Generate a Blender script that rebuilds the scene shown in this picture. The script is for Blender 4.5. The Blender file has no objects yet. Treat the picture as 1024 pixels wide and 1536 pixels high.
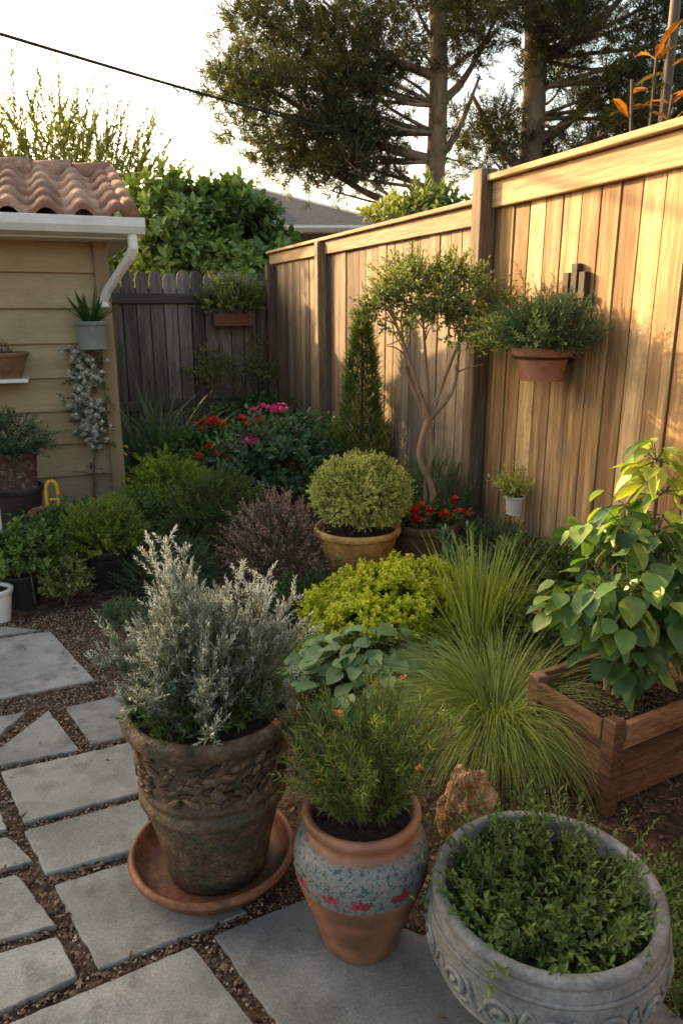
import bpy, math, numpy as np
from mathutils import Vector, Matrix
rng=np.random.default_rng(7)
S=bpy.context.scene
S.view_settings.view_transform='Standard'; S.view_settings.look='None'; S.view_settings.exposure=0
def site(lat,fwd,z=0.0):
    """site frame (rotated 21 deg from the fence) -> world"""
    return np.array([fwd*.3584+lat*.9336, fwd*.9336-lat*.3584, z])
# ------------------------------------------------------------------ mesh accumulation
class Acc:
    def __init__(s): s.V=[];s.T=[];s.M=[];s.A=[];s.n=0
    def add(s,v,t,mat=0,a=.5):
        v=np.asarray(v,float).reshape(-1,3);t=np.asarray(t,np.int64).reshape(-1,3)
        s.V.append(v);s.T.append(t+s.n);s.M.append(np.full(len(t),mat,np.int32))
        s.A.append(np.broadcast_to(np.asarray(a,float),(len(v),)).copy());s.n+=len(v)
    def obj(s,name,mats,smooth=False,bevel=0,parent=None,smooth_mats=None):
        V=np.concatenate(s.V);T=np.concatenate(s.T);M=np.concatenate(s.M);A=np.concatenate(s.A)
        me=bpy.data.meshes.new(name)
        me.vertices.add(len(V));me.vertices.foreach_set('co',V.ravel())
        me.loops.add(len(T)*3);me.loops.foreach_set('vertex_index',T.ravel().astype(np.int32))
        me.polygons.add(len(T));me.polygons.foreach_set('loop_start',np.arange(0,len(T)*3,3,dtype=np.int32))
        for m in mats: me.materials.append(m)
        me.polygons.foreach_set('material_index',M)
        sm=np.full(len(T),smooth)
        if smooth_mats is not None: sm=np.isin(M,smooth_mats)
        me.polygons.foreach_set('use_smooth',sm)
        me.update(calc_edges=True)
        at=me.attributes.new('v','FLOAT','POINT');at.data.foreach_set('value',A.astype(np.float32))
        me.validate()
        o=bpy.data.objects.new(name,me);S.collection.objects.link(o)
        if bevel:
            b=o.modifiers.new('b','BEVEL');b.width=bevel;b.segments=1;b.limit_method='ANGLE'
        if parent: o.parent=parent
        return o
def empty(name):
    e=bpy.data.objects.new(name,None);S.collection.objects.link(e);return e
BT=np.array([(0,2,1),(0,3,2),(4,5,6),(4,6,7),(0,1,5),(0,5,4),(1,2,6),(1,6,5),(2,3,7),(2,7,6),(3,0,4),(3,4,7)])
def box(a,x0,x1,y0,y1,z0,z1,mat=0,v=.5):
    a.add([(x0,y0,z0),(x1,y0,z0),(x1,y1,z0),(x0,y1,z0),(x0,y0,z1),(x1,y0,z1),(x1,y1,z1),(x0,y1,z1)],BT,mat,v)
def obox(a,o,u,w,h,mat=0,v=.5):
    o,u,w,h=map(np.asarray,(o,u,w,h))
    a.add([o,o+u,o+u+w,o+w,o+h,o+u+h,o+u+w+h,o+w+h],BT,mat,v)
def prism(a,pts,ext,mat=0,v=.5):
    p=np.asarray(pts,float);n=len(p);q=p+np.asarray(ext,float)
    t=[(0,i+1,i) for i in range(1,n-1)]+[(n,n+i,n+i+1) for i in range(1,n-1)]
    for i in range(n):
        j=(i+1)%n;t+=[(i,j,n+j),(i,n+j,n+i)]
    a.add(np.concatenate([p,q]),t,mat,v)
def nz(v): return v/np.maximum(np.linalg.norm(v,axis=-1,keepdims=True),1e-9)
def tube(a,path,rad,seg=8,mat=0,v=.5,flat=None):
    P=np.asarray(path,float);K=len(P);R=np.broadcast_to(np.asarray(rad,float),(K,))
    T=nz(np.gradient(P,axis=0));ref=np.array([.13,.31,1.]) if abs(T[:,2]).mean()<.8 else np.array([1.,.2,.1])
    A=nz(np.cross(T,ref));B=np.cross(T,A);th=np.arange(seg)*2*np.pi/seg
    ring=(P[:,None]+R[:,None,None]*(np.cos(th)[None,:,None]*A[:,None]+np.sin(th)[None,:,None]*B[:,None])).reshape(-1,3)
    i=np.arange(K-1)[:,None]*seg;j=np.arange(seg)[None];j2=(j+1)%seg
    q0=(i+j).ravel();q1=(i+j2).ravel();q2=(i+seg+j2).ravel();q3=(i+seg+j).ravel()
    t=np.concatenate([np.stack([q0,q1,q2],1),np.stack([q0,q2,q3],1)])
    n0=len(ring);ring=np.concatenate([ring,P[[0,-1]]])
    c0=[(n0,(k+1)%seg,k) for k in range(seg)]+[(n0+1,(K-1)*seg+k,(K-1)*seg+(k+1)%seg) for k in range(seg)]
    a.add(ring,np.concatenate([t,np.array(c0)]),mat,v)
def smoothpath(pts,n=14):
    p=np.asarray(pts,float);m=len(p);
    if m<3: return np.array([p[0]+(p[-1]-p[0])*t for t in np.linspace(0,1,n)])
    out=[];pp=np.concatenate([[2*p[0]-p[1]],p,[2*p[-1]-p[-2]]])
    for s in np.linspace(0,m-1-1e-6,n):
        i=int(s);t=s-i;a,b,c,d=pp[i:i+4]
        out.append(.5*((2*b)+(-a+c)*t+(2*a-5*b+4*c-d)*t*t+(-a+3*b-3*c+d)*t**3))
    return np.array(out)
def lathe(a,prof,c=(0,0,0),seg=72,mat=0,v=.5,wob=0.):
    pr=np.asarray(prof,float);K=len(pr);th=np.arange(seg)*2*np.pi/seg
    w=1+wob*np.sin(th*2+1)+wob*.6*np.sin(th*5)
    r=pr[:,0][:,None]*w[None];V=np.stack([r*np.cos(th)[None],r*np.sin(th)[None],np.broadcast_to(pr[:,1][:,None],r.shape)],-1).reshape(-1,3)+np.asarray(c)
    i=np.arange(K-1)[:,None]*seg;j=np.arange(seg)[None];j2=(j+1)%seg
    q0=(i+j).ravel();q1=(i+j2).ravel();q2=(i+seg+j2).ravel();q3=(i+seg+j).ravel()
    a.add(V,np.concatenate([np.stack([q0,q1,q2],1),np.stack([q0,q2,q3],1)]),mat,v)
def rprof(pts,n=5):
    p=[(x,0,z) for x,z in pts];q=smoothpath(p,n*(len(p)-1)+1);return q[:,[0,2]]
# ------------------------------------------------------------------ leaves
SIMPLE=(np.array([(0,0,0),(.45,.5,.05),(1,0,-.06),(.45,-.5,.05)]),np.array([(0,2,1),(0,3,2)]))
BROAD=(np.array([(0,0,0),(.33,0,0),(.7,0,-.05),(1,0,-.2),(.28,.46,.09),(.68,.36,.02),(.28,-.46,.09),(.68,-.36,.02)]),
       np.array([(0,6,1),(0,1,4),(1,6,7),(1,7,2),(1,2,5),(1,5,4),(2,7,3),(2,3,5)]))
LONG=(np.array([(0,0,0),(.4,.5,.04),(.4,-.5,.04),(.4,0,.0),(.75,.36,-.04),(.75,-.36,-.04),(.75,0,-.08),(1,0,-.22)]),
      np.array([(0,3,1),(0,2,3),(3,6,4),(3,4,1),(3,2,5),(3,5,6),(6,7,4),(6,5,7)]))
_s=[0,.12,.3,.5,.7,.88,1.];_w=[.03,.33,.5,.48,.36,.17,0.];_v=[];
for s_,w_ in zip(_s,_w):
    dz=-.28*s_**2
    _v+= [(s_,w_,dz+.14*w_+.02*math.sin(s_*19)),(s_,0,dz-.02),(s_,-w_,dz+.14*w_+.02*math.cos(s_*17))]
_t=[]
for k in range(6):
    o=3*k;_t+=[(o,o+1,o+4),(o,o+4,o+3),(o+1,o+2,o+5),(o+1,o+5,o+4)]
OVAL=(np.array(_v),np.array(_t))
def leaves(a,P,D,N,L,W,tpl=SIMPLE,mat=0,v=.5):
    D=nz(D);N=nz(N-(N*D).sum(-1,keepdims=True)*D);Sd=np.cross(N,D)
    pts,tr=tpl;n=len(P);k=len(pts)
    L=np.broadcast_to(np.asarray(L,float),(n,));W=np.broadcast_to(np.asarray(W,float),(n,))
    V=P[:,None]+pts[None,:,0,None]*L[:,None,None]*D[:,None]+pts[None,:,1,None]*W[:,None,None]*Sd[:,None]+pts[None,:,2,None]*L[:,None,None]*N[:,None]
    T=tr[None]+np.arange(n)[:,None,None]*k
    a.add(V.reshape(-1,3),T.reshape(-1,3),mat,np.repeat(np.broadcast_to(v,(n,)),k))
def sticks(a,P0,P1,r0,r1,mat=1,v=.5):
    n=len(P0);D=nz(P1-P0);ref=np.where(abs(D[:,2:3])<.9,np.array([[0,0,1.]]),np.array([[1.,0,0]]))
    A=nz(np.cross(D,ref));B=np.cross(D,A);th=np.arange(3)*2*np.pi/3
    o=np.cos(th)[None,:,None]*A[:,None]+np.sin(th)[None,:,None]*B[:,None]
    r0=np.broadcast_to(r0,(n,))[:,None,None];r1=np.broadcast_to(r1,(n,))[:,None,None]
    V=np.concatenate([P0[:,None]+r0*o,P1[:,None]+r1*o],1)
    t=np.array([(0,1,4),(0,4,3),(1,2,5),(1,5,4),(2,0,3),(2,3,5)])
    a.add(V.reshape(-1,3),(t[None]+np.arange(n)[:,None,None]*6).reshape(-1,3),mat,v)
def sprigs(a,P0,D,Ls,m,L,W,ang=.9,tpl=SIMPLE,vb=.4,stem=.0015,tmin=.12,droop=0.,mat=0,smat=1,vt=.25,tipmat=None):
    n=len(P0);D=nz(D);Ls=np.broadcast_to(np.asarray(Ls,float),(n,));vb=np.broadcast_to(np.asarray(vb,float),(n,))
    t=np.clip(np.linspace(tmin,1,m)[None]+rng.normal(0,.3/m,(n,m)),.02,1.05)
    pos=P0[:,None]+D[:,None]*(Ls[:,None]*t)[...,None];pos[...,2]-=droop*Ls[:,None]*t*t
    ref=np.where(abs(D[:,2:3])<.9,np.array([[0,0,1.]]),np.array([[1.,0,0]]))
    A=nz(np.cross(D,ref));B=np.cross(D,A)
    phi=np.arange(m)[None]*2.4+rng.uniform(0,6.28,(n,1))+rng.normal(0,.3,(n,m))
    rad=np.cos(phi)[...,None]*A[:,None]+np.sin(phi)[...,None]*B[:,None]
    an=ang*(1.1-.55*t)+rng.normal(0,.15,(n,m))
    ld=nz(np.cos(an)[...,None]*D[:,None]+np.sin(an)[...,None]*rad+rng.normal(0,.12,(n,m,3)))
    ld[...,2]-=droop*.5;ld=nz(ld)
    N=D[:,None]*.8+rng.normal(0,.3,(n,m,3));N[...,2]+=.35
    sz=(1.1-.4*t)*rng.uniform(.7,1.25,(n,m))
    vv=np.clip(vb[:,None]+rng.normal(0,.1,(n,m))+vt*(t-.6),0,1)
    leaves(a,pos.reshape(-1,3),ld.reshape(-1,3),N.reshape(-1,3),(L*sz).ravel(),(W*sz).ravel(),tpl,mat,vv.ravel())
    if stem:
        E=P0+D*Ls[:,None];E[:,2]-=droop*Ls
        sticks(a,P0,E,stem,stem*.5,smat,.5)
def unit(n,zmin=-1.):
    u=nz(rng.normal(size=(int(n*6)+20,3)));u=u[u[:,2]>zmin][:n];return u
def blob(a,c,R,n,Ls,m,L,W,ang=.9,tpl=SIMPLE,up=.35,rnd=.3,zmin=-.3,amp=.22,nb=26,inner=.55,vb=.4,vs=.14,stem=.0015,droop=0.,**k):
    c=np.asarray(c,float);R=np.asarray(R,float);u=unit(n,zmin);bd=unit(nb,zmin)
    dt=u@bd.T;w=np.exp((dt-1)*14);f=1+amp*(w.max(1)*2-1);who=dt.argmax(1)
    bv=rng.normal(0,vs,nb)[who]
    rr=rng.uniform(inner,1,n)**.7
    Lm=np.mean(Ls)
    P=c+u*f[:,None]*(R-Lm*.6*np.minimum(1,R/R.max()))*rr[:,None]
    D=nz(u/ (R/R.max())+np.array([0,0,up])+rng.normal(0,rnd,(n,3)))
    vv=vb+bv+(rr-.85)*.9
    sprigs(a,P,D,Lm*rng.uniform(.7,1.3,n),m,L,W,ang,tpl,vv,stem,droop=droop,**k)
def fan_stems(a,base,c,R,n=10,r=.006,mat=1,spread=.03):
    base=np.asarray(base,float);u=unit(n,-.1)
    for i in range(n):
        b=base+np.array([rng.normal(0,spread),rng.normal(0,spread),0]);e=np.asarray(c)+u[i]*np.asarray(R)*.75
        m=(b+e)/2+rng.normal(0,.08,3)*np.linalg.norm(e-b);m[2]=max(m[2],(b[2]+e[2])*.5)
        tube(a,smoothpath([b,m,e],8),np.linspace(r,r*.35,8),5,mat)
def blades(a,B,az,th0,bend,Ln,W,K=7,mat=0,vb=.5,vs=.15):
    n=len(B);s=np.linspace(0,1,K);th=th0[:,None]-bend[:,None]*s[None]**1.2
    h=np.stack([np.cos(az),np.sin(az),0*az],1)
    st=Ln[:,None]/(K-1);dx=np.cos(th)*st;dz=np.sin(th)*st
    X=np.concatenate([np.zeros((n,1)),np.cumsum(dx[:,:-1],1)],1);Z=np.concatenate([np.zeros((n,1)),np.cumsum(dz[:,:-1],1)],1)
    C=B[:,None]+h[:,None]*X[...,None];C[...,2]=np.maximum(C[...,2]+Z,.012)
    sd=np.stack([-np.sin(az),np.cos(az),0*az],1)+rng.normal(0,.3,(n,3));sd=nz(sd)
    w=W*np.clip((1-s)**.6,.05,1)*np.minimum(1,.6+s*2);w=w[None,:,None]*sd[:,None]*.5
    V=np.stack([C-w,C+w],2).reshape(-1,3)
    k=np.arange(K-1)*2;t=np.concatenate([np.stack([k,k+1,k+3],1),np.stack([k,k+3,k+2],1)])
    vv=np.clip(vb+rng.normal(0,vs,n)[:,None]+ (s[None]-.4)*.3,0,1)
    a.add(V,(t[None]+np.arange(n)[:,None,None]*2*K).reshape(-1,3),mat,np.repeat(vv.ravel(),2))
# ------------------------------------------------------------------ materials
def newmat(name):
    m=bpy.data.materials.new(name);m.use_nodes=True;nt=m.node_tree;nt.nodes.clear()
    o=nt.nodes.new('ShaderNodeOutputMaterial');return m,nt,o
def ramp(nt,fac,cols):
    r=nt.nodes.new('ShaderNodeValToRGB');e=r.color_ramp.elements
    while len(e)<len(cols): e.new(.5)
    for i,(p,c) in enumerate(cols): e[i].position=p;e[i].color=(*c,1)
    nt.links.new(fac,r.inputs[0]);return r.outputs[0]
def leafmat(name,cols,rough=.5,trans=.3,tint=(1.2,1.3,.5),spec=.35):
    m,nt,o=newmat(name);L=nt.links.new
    at=nt.nodes.new('ShaderNodeAttribute');at.attribute_name='v'
    n=nt.nodes.new('ShaderNodeTexNoise');n.inputs['Scale'].default_value=35;n.inputs['Detail'].default_value=0
    g=nt.nodes.new('ShaderNodeNewGeometry');L(g.outputs['Position'],n.inputs['Vector'])
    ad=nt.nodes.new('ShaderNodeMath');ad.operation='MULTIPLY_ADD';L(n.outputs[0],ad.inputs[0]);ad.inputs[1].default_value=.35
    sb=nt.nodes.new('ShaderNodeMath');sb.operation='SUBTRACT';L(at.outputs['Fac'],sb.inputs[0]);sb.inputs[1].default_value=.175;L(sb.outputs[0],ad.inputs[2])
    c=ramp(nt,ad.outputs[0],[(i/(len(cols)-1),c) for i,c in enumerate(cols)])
    p=nt.nodes.new('ShaderNodeBsdfPrincipled');L(c,p.inputs['Base Color']);p.inputs['Roughness'].default_value=rough;p.inputs['Specular IOR Level'].default_value=spec
    if trans<=0: L(p.outputs[0],o.inputs[0]);return m
    tr=nt.nodes.new('ShaderNodeBsdfTranslucent')
    mu=nt.nodes.new('ShaderNodeMix');mu.data_type='RGBA';mu.blend_type='MULTIPLY';mu.inputs[0].default_value=1;L(c,mu.inputs[6]);mu.inputs[7].default_value=(*tint,1);L(mu.outputs[2],tr.inputs[0])
    mx=nt.nodes.new('ShaderNodeMixShader');mx.inputs[0].default_value=trans;L(p.outputs[0],mx.inputs[1]);L(tr.outputs[0],mx.inputs[2]);L(mx.outputs[0],o.inputs[0])
    return m
def surf(name,cols,scale=8,rough=.8,bump=.3,bscale=None,stretch=(1,1,1),stain=None,stscale=2.,attr=0.,bdist=.01,stainpos=(.5,.65),spec=.3,detail=4,ground=None,grain=None):
    m,nt,o=newmat(name);L=nt.links.new
    g=nt.nodes.new('ShaderNodeNewGeometry');mp=nt.nodes.new('ShaderNodeMapping');mp.inputs['Scale'].default_value=stretch;L(g.outputs['Position'],mp.inputs[0])
    vec=mp.outputs[0];at=nt.nodes.new('ShaderNodeAttribute');at.attribute_name='v'
    if attr:
        cb=nt.nodes.new('ShaderNodeCombineXYZ');mm=nt.nodes.new('ShaderNodeMath');mm.operation='MULTIPLY';mm.inputs[1].default_value=37.;L(at.outputs['Fac'],mm.inputs[0])
        L(mm.outputs[0],cb.inputs[0]);L(mm.outputs[0],cb.inputs[2])
        va=nt.nodes.new('ShaderNodeVectorMath');va.operation='ADD';L(vec,va.inputs[0]);L(cb.outputs[0],va.inputs[1]);vec=va.outputs[0]
    n=nt.nodes.new('ShaderNodeTexNoise');n.inputs['Scale'].default_value=scale;n.inputs['Detail'].default_value=detail;n.inputs['Roughness'].default_value=.65;L(vec,n.inputs['Vector'])
    fac=n.outputs[0]
    if attr:
        ad=nt.nodes.new('ShaderNodeMath');ad.operation='MULTIPLY_ADD';L(at.outputs['Fac'],ad.inputs[0]);ad.inputs[1].default_value=attr
        sb=nt.nodes.new('ShaderNodeMath');sb.operation='SUBTRACT';L(fac,sb.inputs[0]);sb.inputs[1].default_value=attr/2;L(sb.outputs[0],ad.inputs[2]);fac=ad.outputs[0]
    k=len(cols);c=ramp(nt,fac,[(.28+.44*i/(k-1),q) for i,q in enumerate(cols)])
    if stain:
        n2=nt.nodes.new('ShaderNodeTexNoise');n2.inputs['Scale'].default_value=stscale;n2.inputs['Detail'].default_value=5;n2.inputs['Roughness'].default_value=.7
        L(g.outputs['Position'],n2.inputs['Vector']);f=ramp(nt,n2.outputs[0],[(stainpos[0],(0,0,0)),(stainpos[1],(1,1,1))])
        mx=nt.nodes.new('ShaderNodeMix');mx.data_type='RGBA';L(f,mx.inputs[0]);L(c,mx.inputs[6]);mx.inputs[7].default_value=(*stain,1);c=mx.outputs[2]
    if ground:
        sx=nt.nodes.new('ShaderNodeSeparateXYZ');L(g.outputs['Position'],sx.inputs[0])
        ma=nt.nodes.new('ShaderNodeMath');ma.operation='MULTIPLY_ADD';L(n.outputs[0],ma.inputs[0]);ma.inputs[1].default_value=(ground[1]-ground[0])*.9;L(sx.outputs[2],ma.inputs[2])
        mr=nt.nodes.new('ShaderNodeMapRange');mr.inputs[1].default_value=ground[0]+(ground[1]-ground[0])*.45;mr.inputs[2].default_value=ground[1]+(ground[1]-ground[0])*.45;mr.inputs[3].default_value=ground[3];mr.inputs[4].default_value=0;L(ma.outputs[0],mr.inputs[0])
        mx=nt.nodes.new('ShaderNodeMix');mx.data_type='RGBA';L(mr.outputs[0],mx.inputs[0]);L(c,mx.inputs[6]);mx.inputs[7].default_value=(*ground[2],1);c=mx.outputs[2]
    if grain:
        n4=nt.nodes.new('ShaderNodeTexNoise');n4.inputs['Scale'].default_value=grain[0];n4.inputs['Detail'].default_value=2;n4.inputs['Roughness'].default_value=.7;L(vec,n4.inputs['Vector'])
        f=ramp(nt,n4.outputs[0],[(.33,(grain[1],)*3),(.62,(grain[2],)*3)])
        mx=nt.nodes.new('ShaderNodeMix');mx.data_type='RGBA';mx.blend_type='MULTIPLY';mx.inputs[0].default_value=1;L(c,mx.inputs[6]);L(f,mx.inputs[7]);c=mx.outputs[2]
    p=nt.nodes.new('ShaderNodeBsdfPrincipled');L(c,p.inputs['Base Color']);p.inputs['Roughness'].default_value=rough;p.inputs['Specular IOR Level'].default_value=spec
    if bump:
        nb=nt.nodes.new('ShaderNodeTexNoise');nb.inputs['Scale'].default_value=bscale or scale*3;nb.inputs['Detail'].default_value=4;nb.inputs['Roughness'].default_value=.7;L(vec,nb.inputs['Vector'])
        b=nt.nodes.new('ShaderNodeBump');b.inputs['Strength'].default_value=bump;b.inputs['Distance'].default_value=bdist;L(nb.outputs[0],b.inputs['Height']);L(b.outputs[0],p.inputs['Normal'])
    L(p.outputs[0],o.inputs[0]);return m
stemM=surf('stem_green',[(.06,.08,.03),(.12,.13,.05)],30,.7,.0)
twigM=surf('twig_brown',[(.07,.045,.03),(.17,.11,.07)],30,.8,0)
barkM=surf('bark',[(.14,.09,.06),(.38,.26,.17)],9,.95,.8,stretch=(1,1,.25),bdist=.03)
smoothbark=surf('smooth_bark',[(.18,.11,.07),(.38,.26,.17)],18,.8,.5,stretch=(1,1,.3))
soilM=surf('potting_soil',[(.02,.014,.01),(.07,.048,.034)],60,1,.9,bdist=.01)
mulchM=surf('bed_soil',[(.035,.022,.014),(.12,.075,.048)],28,1,1,bscale=90,stain=(.17,.115,.075),stscale=14,bdist=.012,stainpos=(.5,.7))
paveM=surf('bluestone',[(.15,.152,.142),(.235,.235,.218),(.32,.315,.29)],4,.7,.5,bscale=60,stain=(.115,.11,.098),stscale=9,attr=.35,bdist=.004,stainpos=(.5,.74),grain=(170,.76,1.12))
fenceM=surf('cedar_boards',[(.24,.13,.055),(.5,.31,.145),(.68,.46,.24)],5,.72,.5,bscale=14,stretch=(3,3,.16),stain=(.29,.19,.11),stscale=3.6,attr=.5,bdist=.006,stainpos=(.5,.72),ground=(.0,.75,(.19,.135,.09),.75),grain=(26,.66,1.12))  # near section copy; golden sunlit tone put into the colour
fence2M=surf('weathered_shaded_cedar_boards',[(.15,.10,.065),(.28,.2,.13),(.41,.3,.2)],5,.8,.5,bscale=14,stretch=(3,3,.16),stain=(.18,.14,.105),stscale=3.2,attr=.55,bdist=.006,stainpos=(.48,.73),ground=(.1,1.1,(.12,.095,.075),.8),grain=(26,.6,1.12))  # far section darker than the near copy: weathering plus shade put into colour
gapM=surf('fence_gap_shade',[(.05,.035,.025),(.09,.065,.045)],5,.9,0)  # dark colour stands in for shade in the gaps between boards
railM=surf('cedar_rail',[(.27,.16,.08),(.56,.37,.2)],5,.75,.5,bscale=14,stretch=(3,.16,3),attr=.3,bdist=.006,grain=(26,.68,1.1))
rail2M=surf('weathered_shaded_cedar_rail',[(.22,.14,.08),(.4,.28,.165)],5,.75,.5,bscale=14,stretch=(3,.16,3),attr=.3,bdist=.006,grain=(26,.68,1.1))  # far rails: wear plus the same shade tone in the colour
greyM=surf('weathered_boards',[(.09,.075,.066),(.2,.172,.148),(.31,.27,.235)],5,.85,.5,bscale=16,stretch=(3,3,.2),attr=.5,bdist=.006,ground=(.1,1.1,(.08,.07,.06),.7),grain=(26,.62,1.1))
terraM=surf('terracotta',[(.27,.11,.06),(.42,.19,.105)],12,.75,.25,stain=(.36,.24,.17),stscale=9,bdist=.003,stainpos=(.55,.8),grain=(90,.8,1.08))
# ------------------------------------------------------------------ ground
a=Acc()
gx=np.concatenate([[-300,-60,-15],np.linspace(-4,4,90),[15,60,300]]);gy=np.concatenate([[-300,-60,-8],np.linspace(-1,9,110),[15,40,120,400]])
GX,GY=np.meshgrid(gx,gy,indexing='ij');near=(abs(GX)<4.1)&(GY>-1.1)&(GY<9.1)
GZ=np.where(near,rng.normal(0,.004,GX.shape)+.006*np.sin(GX*7)*np.sin(GY*6),0)
GZ=np.where(near&(GX<.55)&(GY<3.7)|near&(GX<1.2)&(GY<1.6),np.minimum(GZ*.4,.004)-.002,GZ)
nx,ny=GX.shape;I=np.arange(nx-1)[:,None]*ny+np.arange(ny-1)[None];I=I.ravel()
a.add(np.stack([GX,GY,GZ],-1).reshape(-1,3),np.concatenate([np.stack([I,I+ny,I+ny+1],1),np.stack([I,I+ny+1,I+1],1)]))
a.obj('ground',[mulchM],smooth=True)
PV=[[(-1.1,3.52),(-.13,3.52),(.04,2.94),(-1.1,2.88)],[(-.08,2.76),(.19,2.79),(.20,2.46),(0,2.46)],[(-.14,2.76),(-.04,2.44),(-.39,2.44)],
[(-.22,2.77),(-.42,2.44),(-1.1,2.44),(-1.1,2.77)],[(-.29,2.40),(.17,2.43),(.17,2.125),(-.21,2.10)],[(-.335,2.40),(-.255,2.09),(-1.1,2.08),(-1.1,2.40)],
[(-.21,2.06),(.14,2.09),(.14,1.865),(-.15,1.85)],[(-.25,2.05),(-.18,1.915),(-.9,1.91),(-.9,2.04)],[(-.13,1.81),(.15,1.83),(.33,1.53),(-.035,1.49)],
[(-.9,1.87),(-.22,1.88),(-.125,1.66),(-.9,1.64)],[(-.9,1.61),(-.12,1.62),(-.08,1.485),(-.25,1.45),(-.9,1.36)],[(-.22,1.415),(.18,1.47),(.27,1.22),(.26,.85),(-.5,.85)],
[(.235,1.49),(.50,1.52),(.73,1.29),(.72,.75),(.31,.75),(.31,1.22)],[(.78,.93),(1.12,.99),(1.2,.55),(.78,.5)],[(-1.1,3.56),(-.17,3.56),(-.33,3.66),(-1.1,3.72)]]
for poly in PV:
    P=np.array([(x,y) for x,y in poly]);ar=0.5*sum(P[i][0]*P[(i+1)%len(P)][1]-P[(i+1)%len(P)][0]*P[i][1] for i in range(len(P)))
    if ar<0:P=P[::-1]
    c=P.mean(0);n=len(P);out=[]
    for i in range(n):
        p,q=P[i],P[(i+1)%n];l=np.linalg.norm(q-p);k=max(3,int(l/.02));dr=(q-p)/l;pn=np.array([dr[1],-dr[0]])
        for j in range(k):
            s=j/k; w=rng.normal(0,.0009)-(.004 if rng.random()<.05 else 0)
            pt=p+(q-p)*s+pn*w
            if j==0: pt=pt+(c-p)/np.linalg.norm(c-p)*rng.uniform(.001,.004)
            out.append(pt)
    out=np.array(out);m=len(out);tilt=rng.normal(0,.004,2);z0=.014+rng.normal(0,.0015)
    def zz(p): return z0+(p-c)@tilt
    inn=out+(c-out)/np.linalg.norm(c-out,axis=1)[:,None]*.004
    top=np.c_[inn,[zz(p)for p in inn]];mid=np.c_[out,[zz(p)-.004 for p in out]];bot=np.c_[out,np.full(m,-.03)]
    V=np.concatenate([top,mid,bot,[[c[0],c[1],z0]]]);t=[]
    for i in range(m):
        j=(i+1)%m;t+=[(3*m,i,j),(m+i,m+j,j),(m+i,j,i),(2*m+i,2*m+j,m+j),(2*m+i,m+j,m+i)]
    a=Acc();a.add(V,t,0,rng.uniform(0,1));a.obj('paving_slab',[paveM])
def inpoly(x,y,poly):
    r=np.zeros(len(x),bool);n=len(poly)
    for i in range(n):
        x1,y1=poly[i];x2,y2=poly[(i+1)%n]
        cnd=((y1>y)!=(y2>y))&(x<(x2-x1)*(y-y1)/((y2-y1)+1e-12)+x1);r^=cnd
    return r
def inpave(x,y):
    r=np.zeros(len(x),bool)
    for p in PV:r|=inpoly(x,y,p)
    return r
OCT=(np.array([(1,0,0),(0,1,0),(-1,0,0),(0,-1,0),(0,0,1),(0,0,-1)],float),np.array([(0,1,4),(1,2,4),(2,3,4),(3,0,4),(1,0,5),(2,1,5),(3,2,5),(0,3,5)]))
def bits(a,P,size,flat,mat=0):
    n=len(P);s=size*rng.uniform(.5,1.5,(n,3));s[:,2]*=flat
    V=OCT[0][None]*s[:,None]*rng.uniform(.7,1.2,(n,6,1));ang=rng.uniform(0,6.28,n);c,si=np.cos(ang),np.sin(ang);tl=rng.normal(0,.3,n)
    X=V[...,0]*c[:,None]-V[...,1]*si[:,None];Y=V[...,0]*si[:,None]+V[...,1]*c[:,None];Z=V[...,2]+X*tl[:,None]
    a.add((np.stack([X,Y,Z],-1)+P[:,None]).reshape(-1,3),(OCT[1][None]+np.arange(n)[:,None,None]*6).reshape(-1,3),mat,np.repeat(rng.uniform(0,1,n),6))
gravM=leafmat('gravel_mat',[(.06,.038,.024),(.18,.115,.07),(.3,.2,.13),(.5,.4,.3)],.85,0)
chipM=leafmat('mulch_mat',[(.025,.016,.01),(.09,.053,.032),(.2,.125,.08)],.9,0)
x=rng.uniform(-1.1,1.3,60000);y=rng.uniform(.7,3.75,60000);k=~inpave(x,y)&((x<.35)|(y<1.6));x,y=x[k],y[k]
a=Acc();bits(a,np.c_[x,y,rng.uniform(0,.006,len(x))],.0042,.8)
x=rng.uniform(-1.1,.9,2600);y=rng.uniform(.7,3.6,2600);k=inpave(x,y)&~inpave(x+.03,y)|inpave(x,y)&~inpave(x,y+.03);x,y=x[k],y[k];bits(a,np.c_[x,y,np.full(len(x),.017)],.003,.7)
a.obj('gravel',[gravM])
x=rng.uniform(-1.2,2.4,42000);y=rng.uniform(.8,6.,42000);k=~inpave(x,y);x,y=x[k],y[k]
a=Acc();n=len(x);bits(a,np.c_[x,y,rng.uniform(0,.012,n)],.008,.35);
P=np.c_[x,y,rng.uniform(.004,.014,n)][:6000];an=rng.uniform(0,6.28,len(P))
leaves(a,P,np.c_[np.cos(an),np.sin(an),rng.normal(0,.2,len(P))],np.array([[0,0,1.]])+rng.normal(0,.3,(len(P),3)),rng.uniform(.015,.045,len(P)),rng.uniform(.005,.012,len(P)),SIMPLE,0,rng.uniform(.2,1,len(P)))
a.obj('bark_mulch',[chipM])
n=70;x=rng.uniform(-.9,.9,n);y=rng.uniform(.9,3.4,n);an=rng.uniform(0,6.28,n);a=Acc()
leaves(a,np.c_[x,y,np.full(n,.0215)],np.c_[np.cos(an),np.sin(an),np.zeros(n)],np.array([[0,0,1.]])+rng.normal(0,.15,(n,3)),rng.uniform(.012,.03,n),rng.uniform(.006,.013,n),BROAD,0,rng.uniform(0,1,n))
a.obj('fallen_leaves',[leafmat('dry_leaf',[(.09,.055,.025),(.22,.14,.05),(.14,.15,.05)],.8,.1)])
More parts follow.
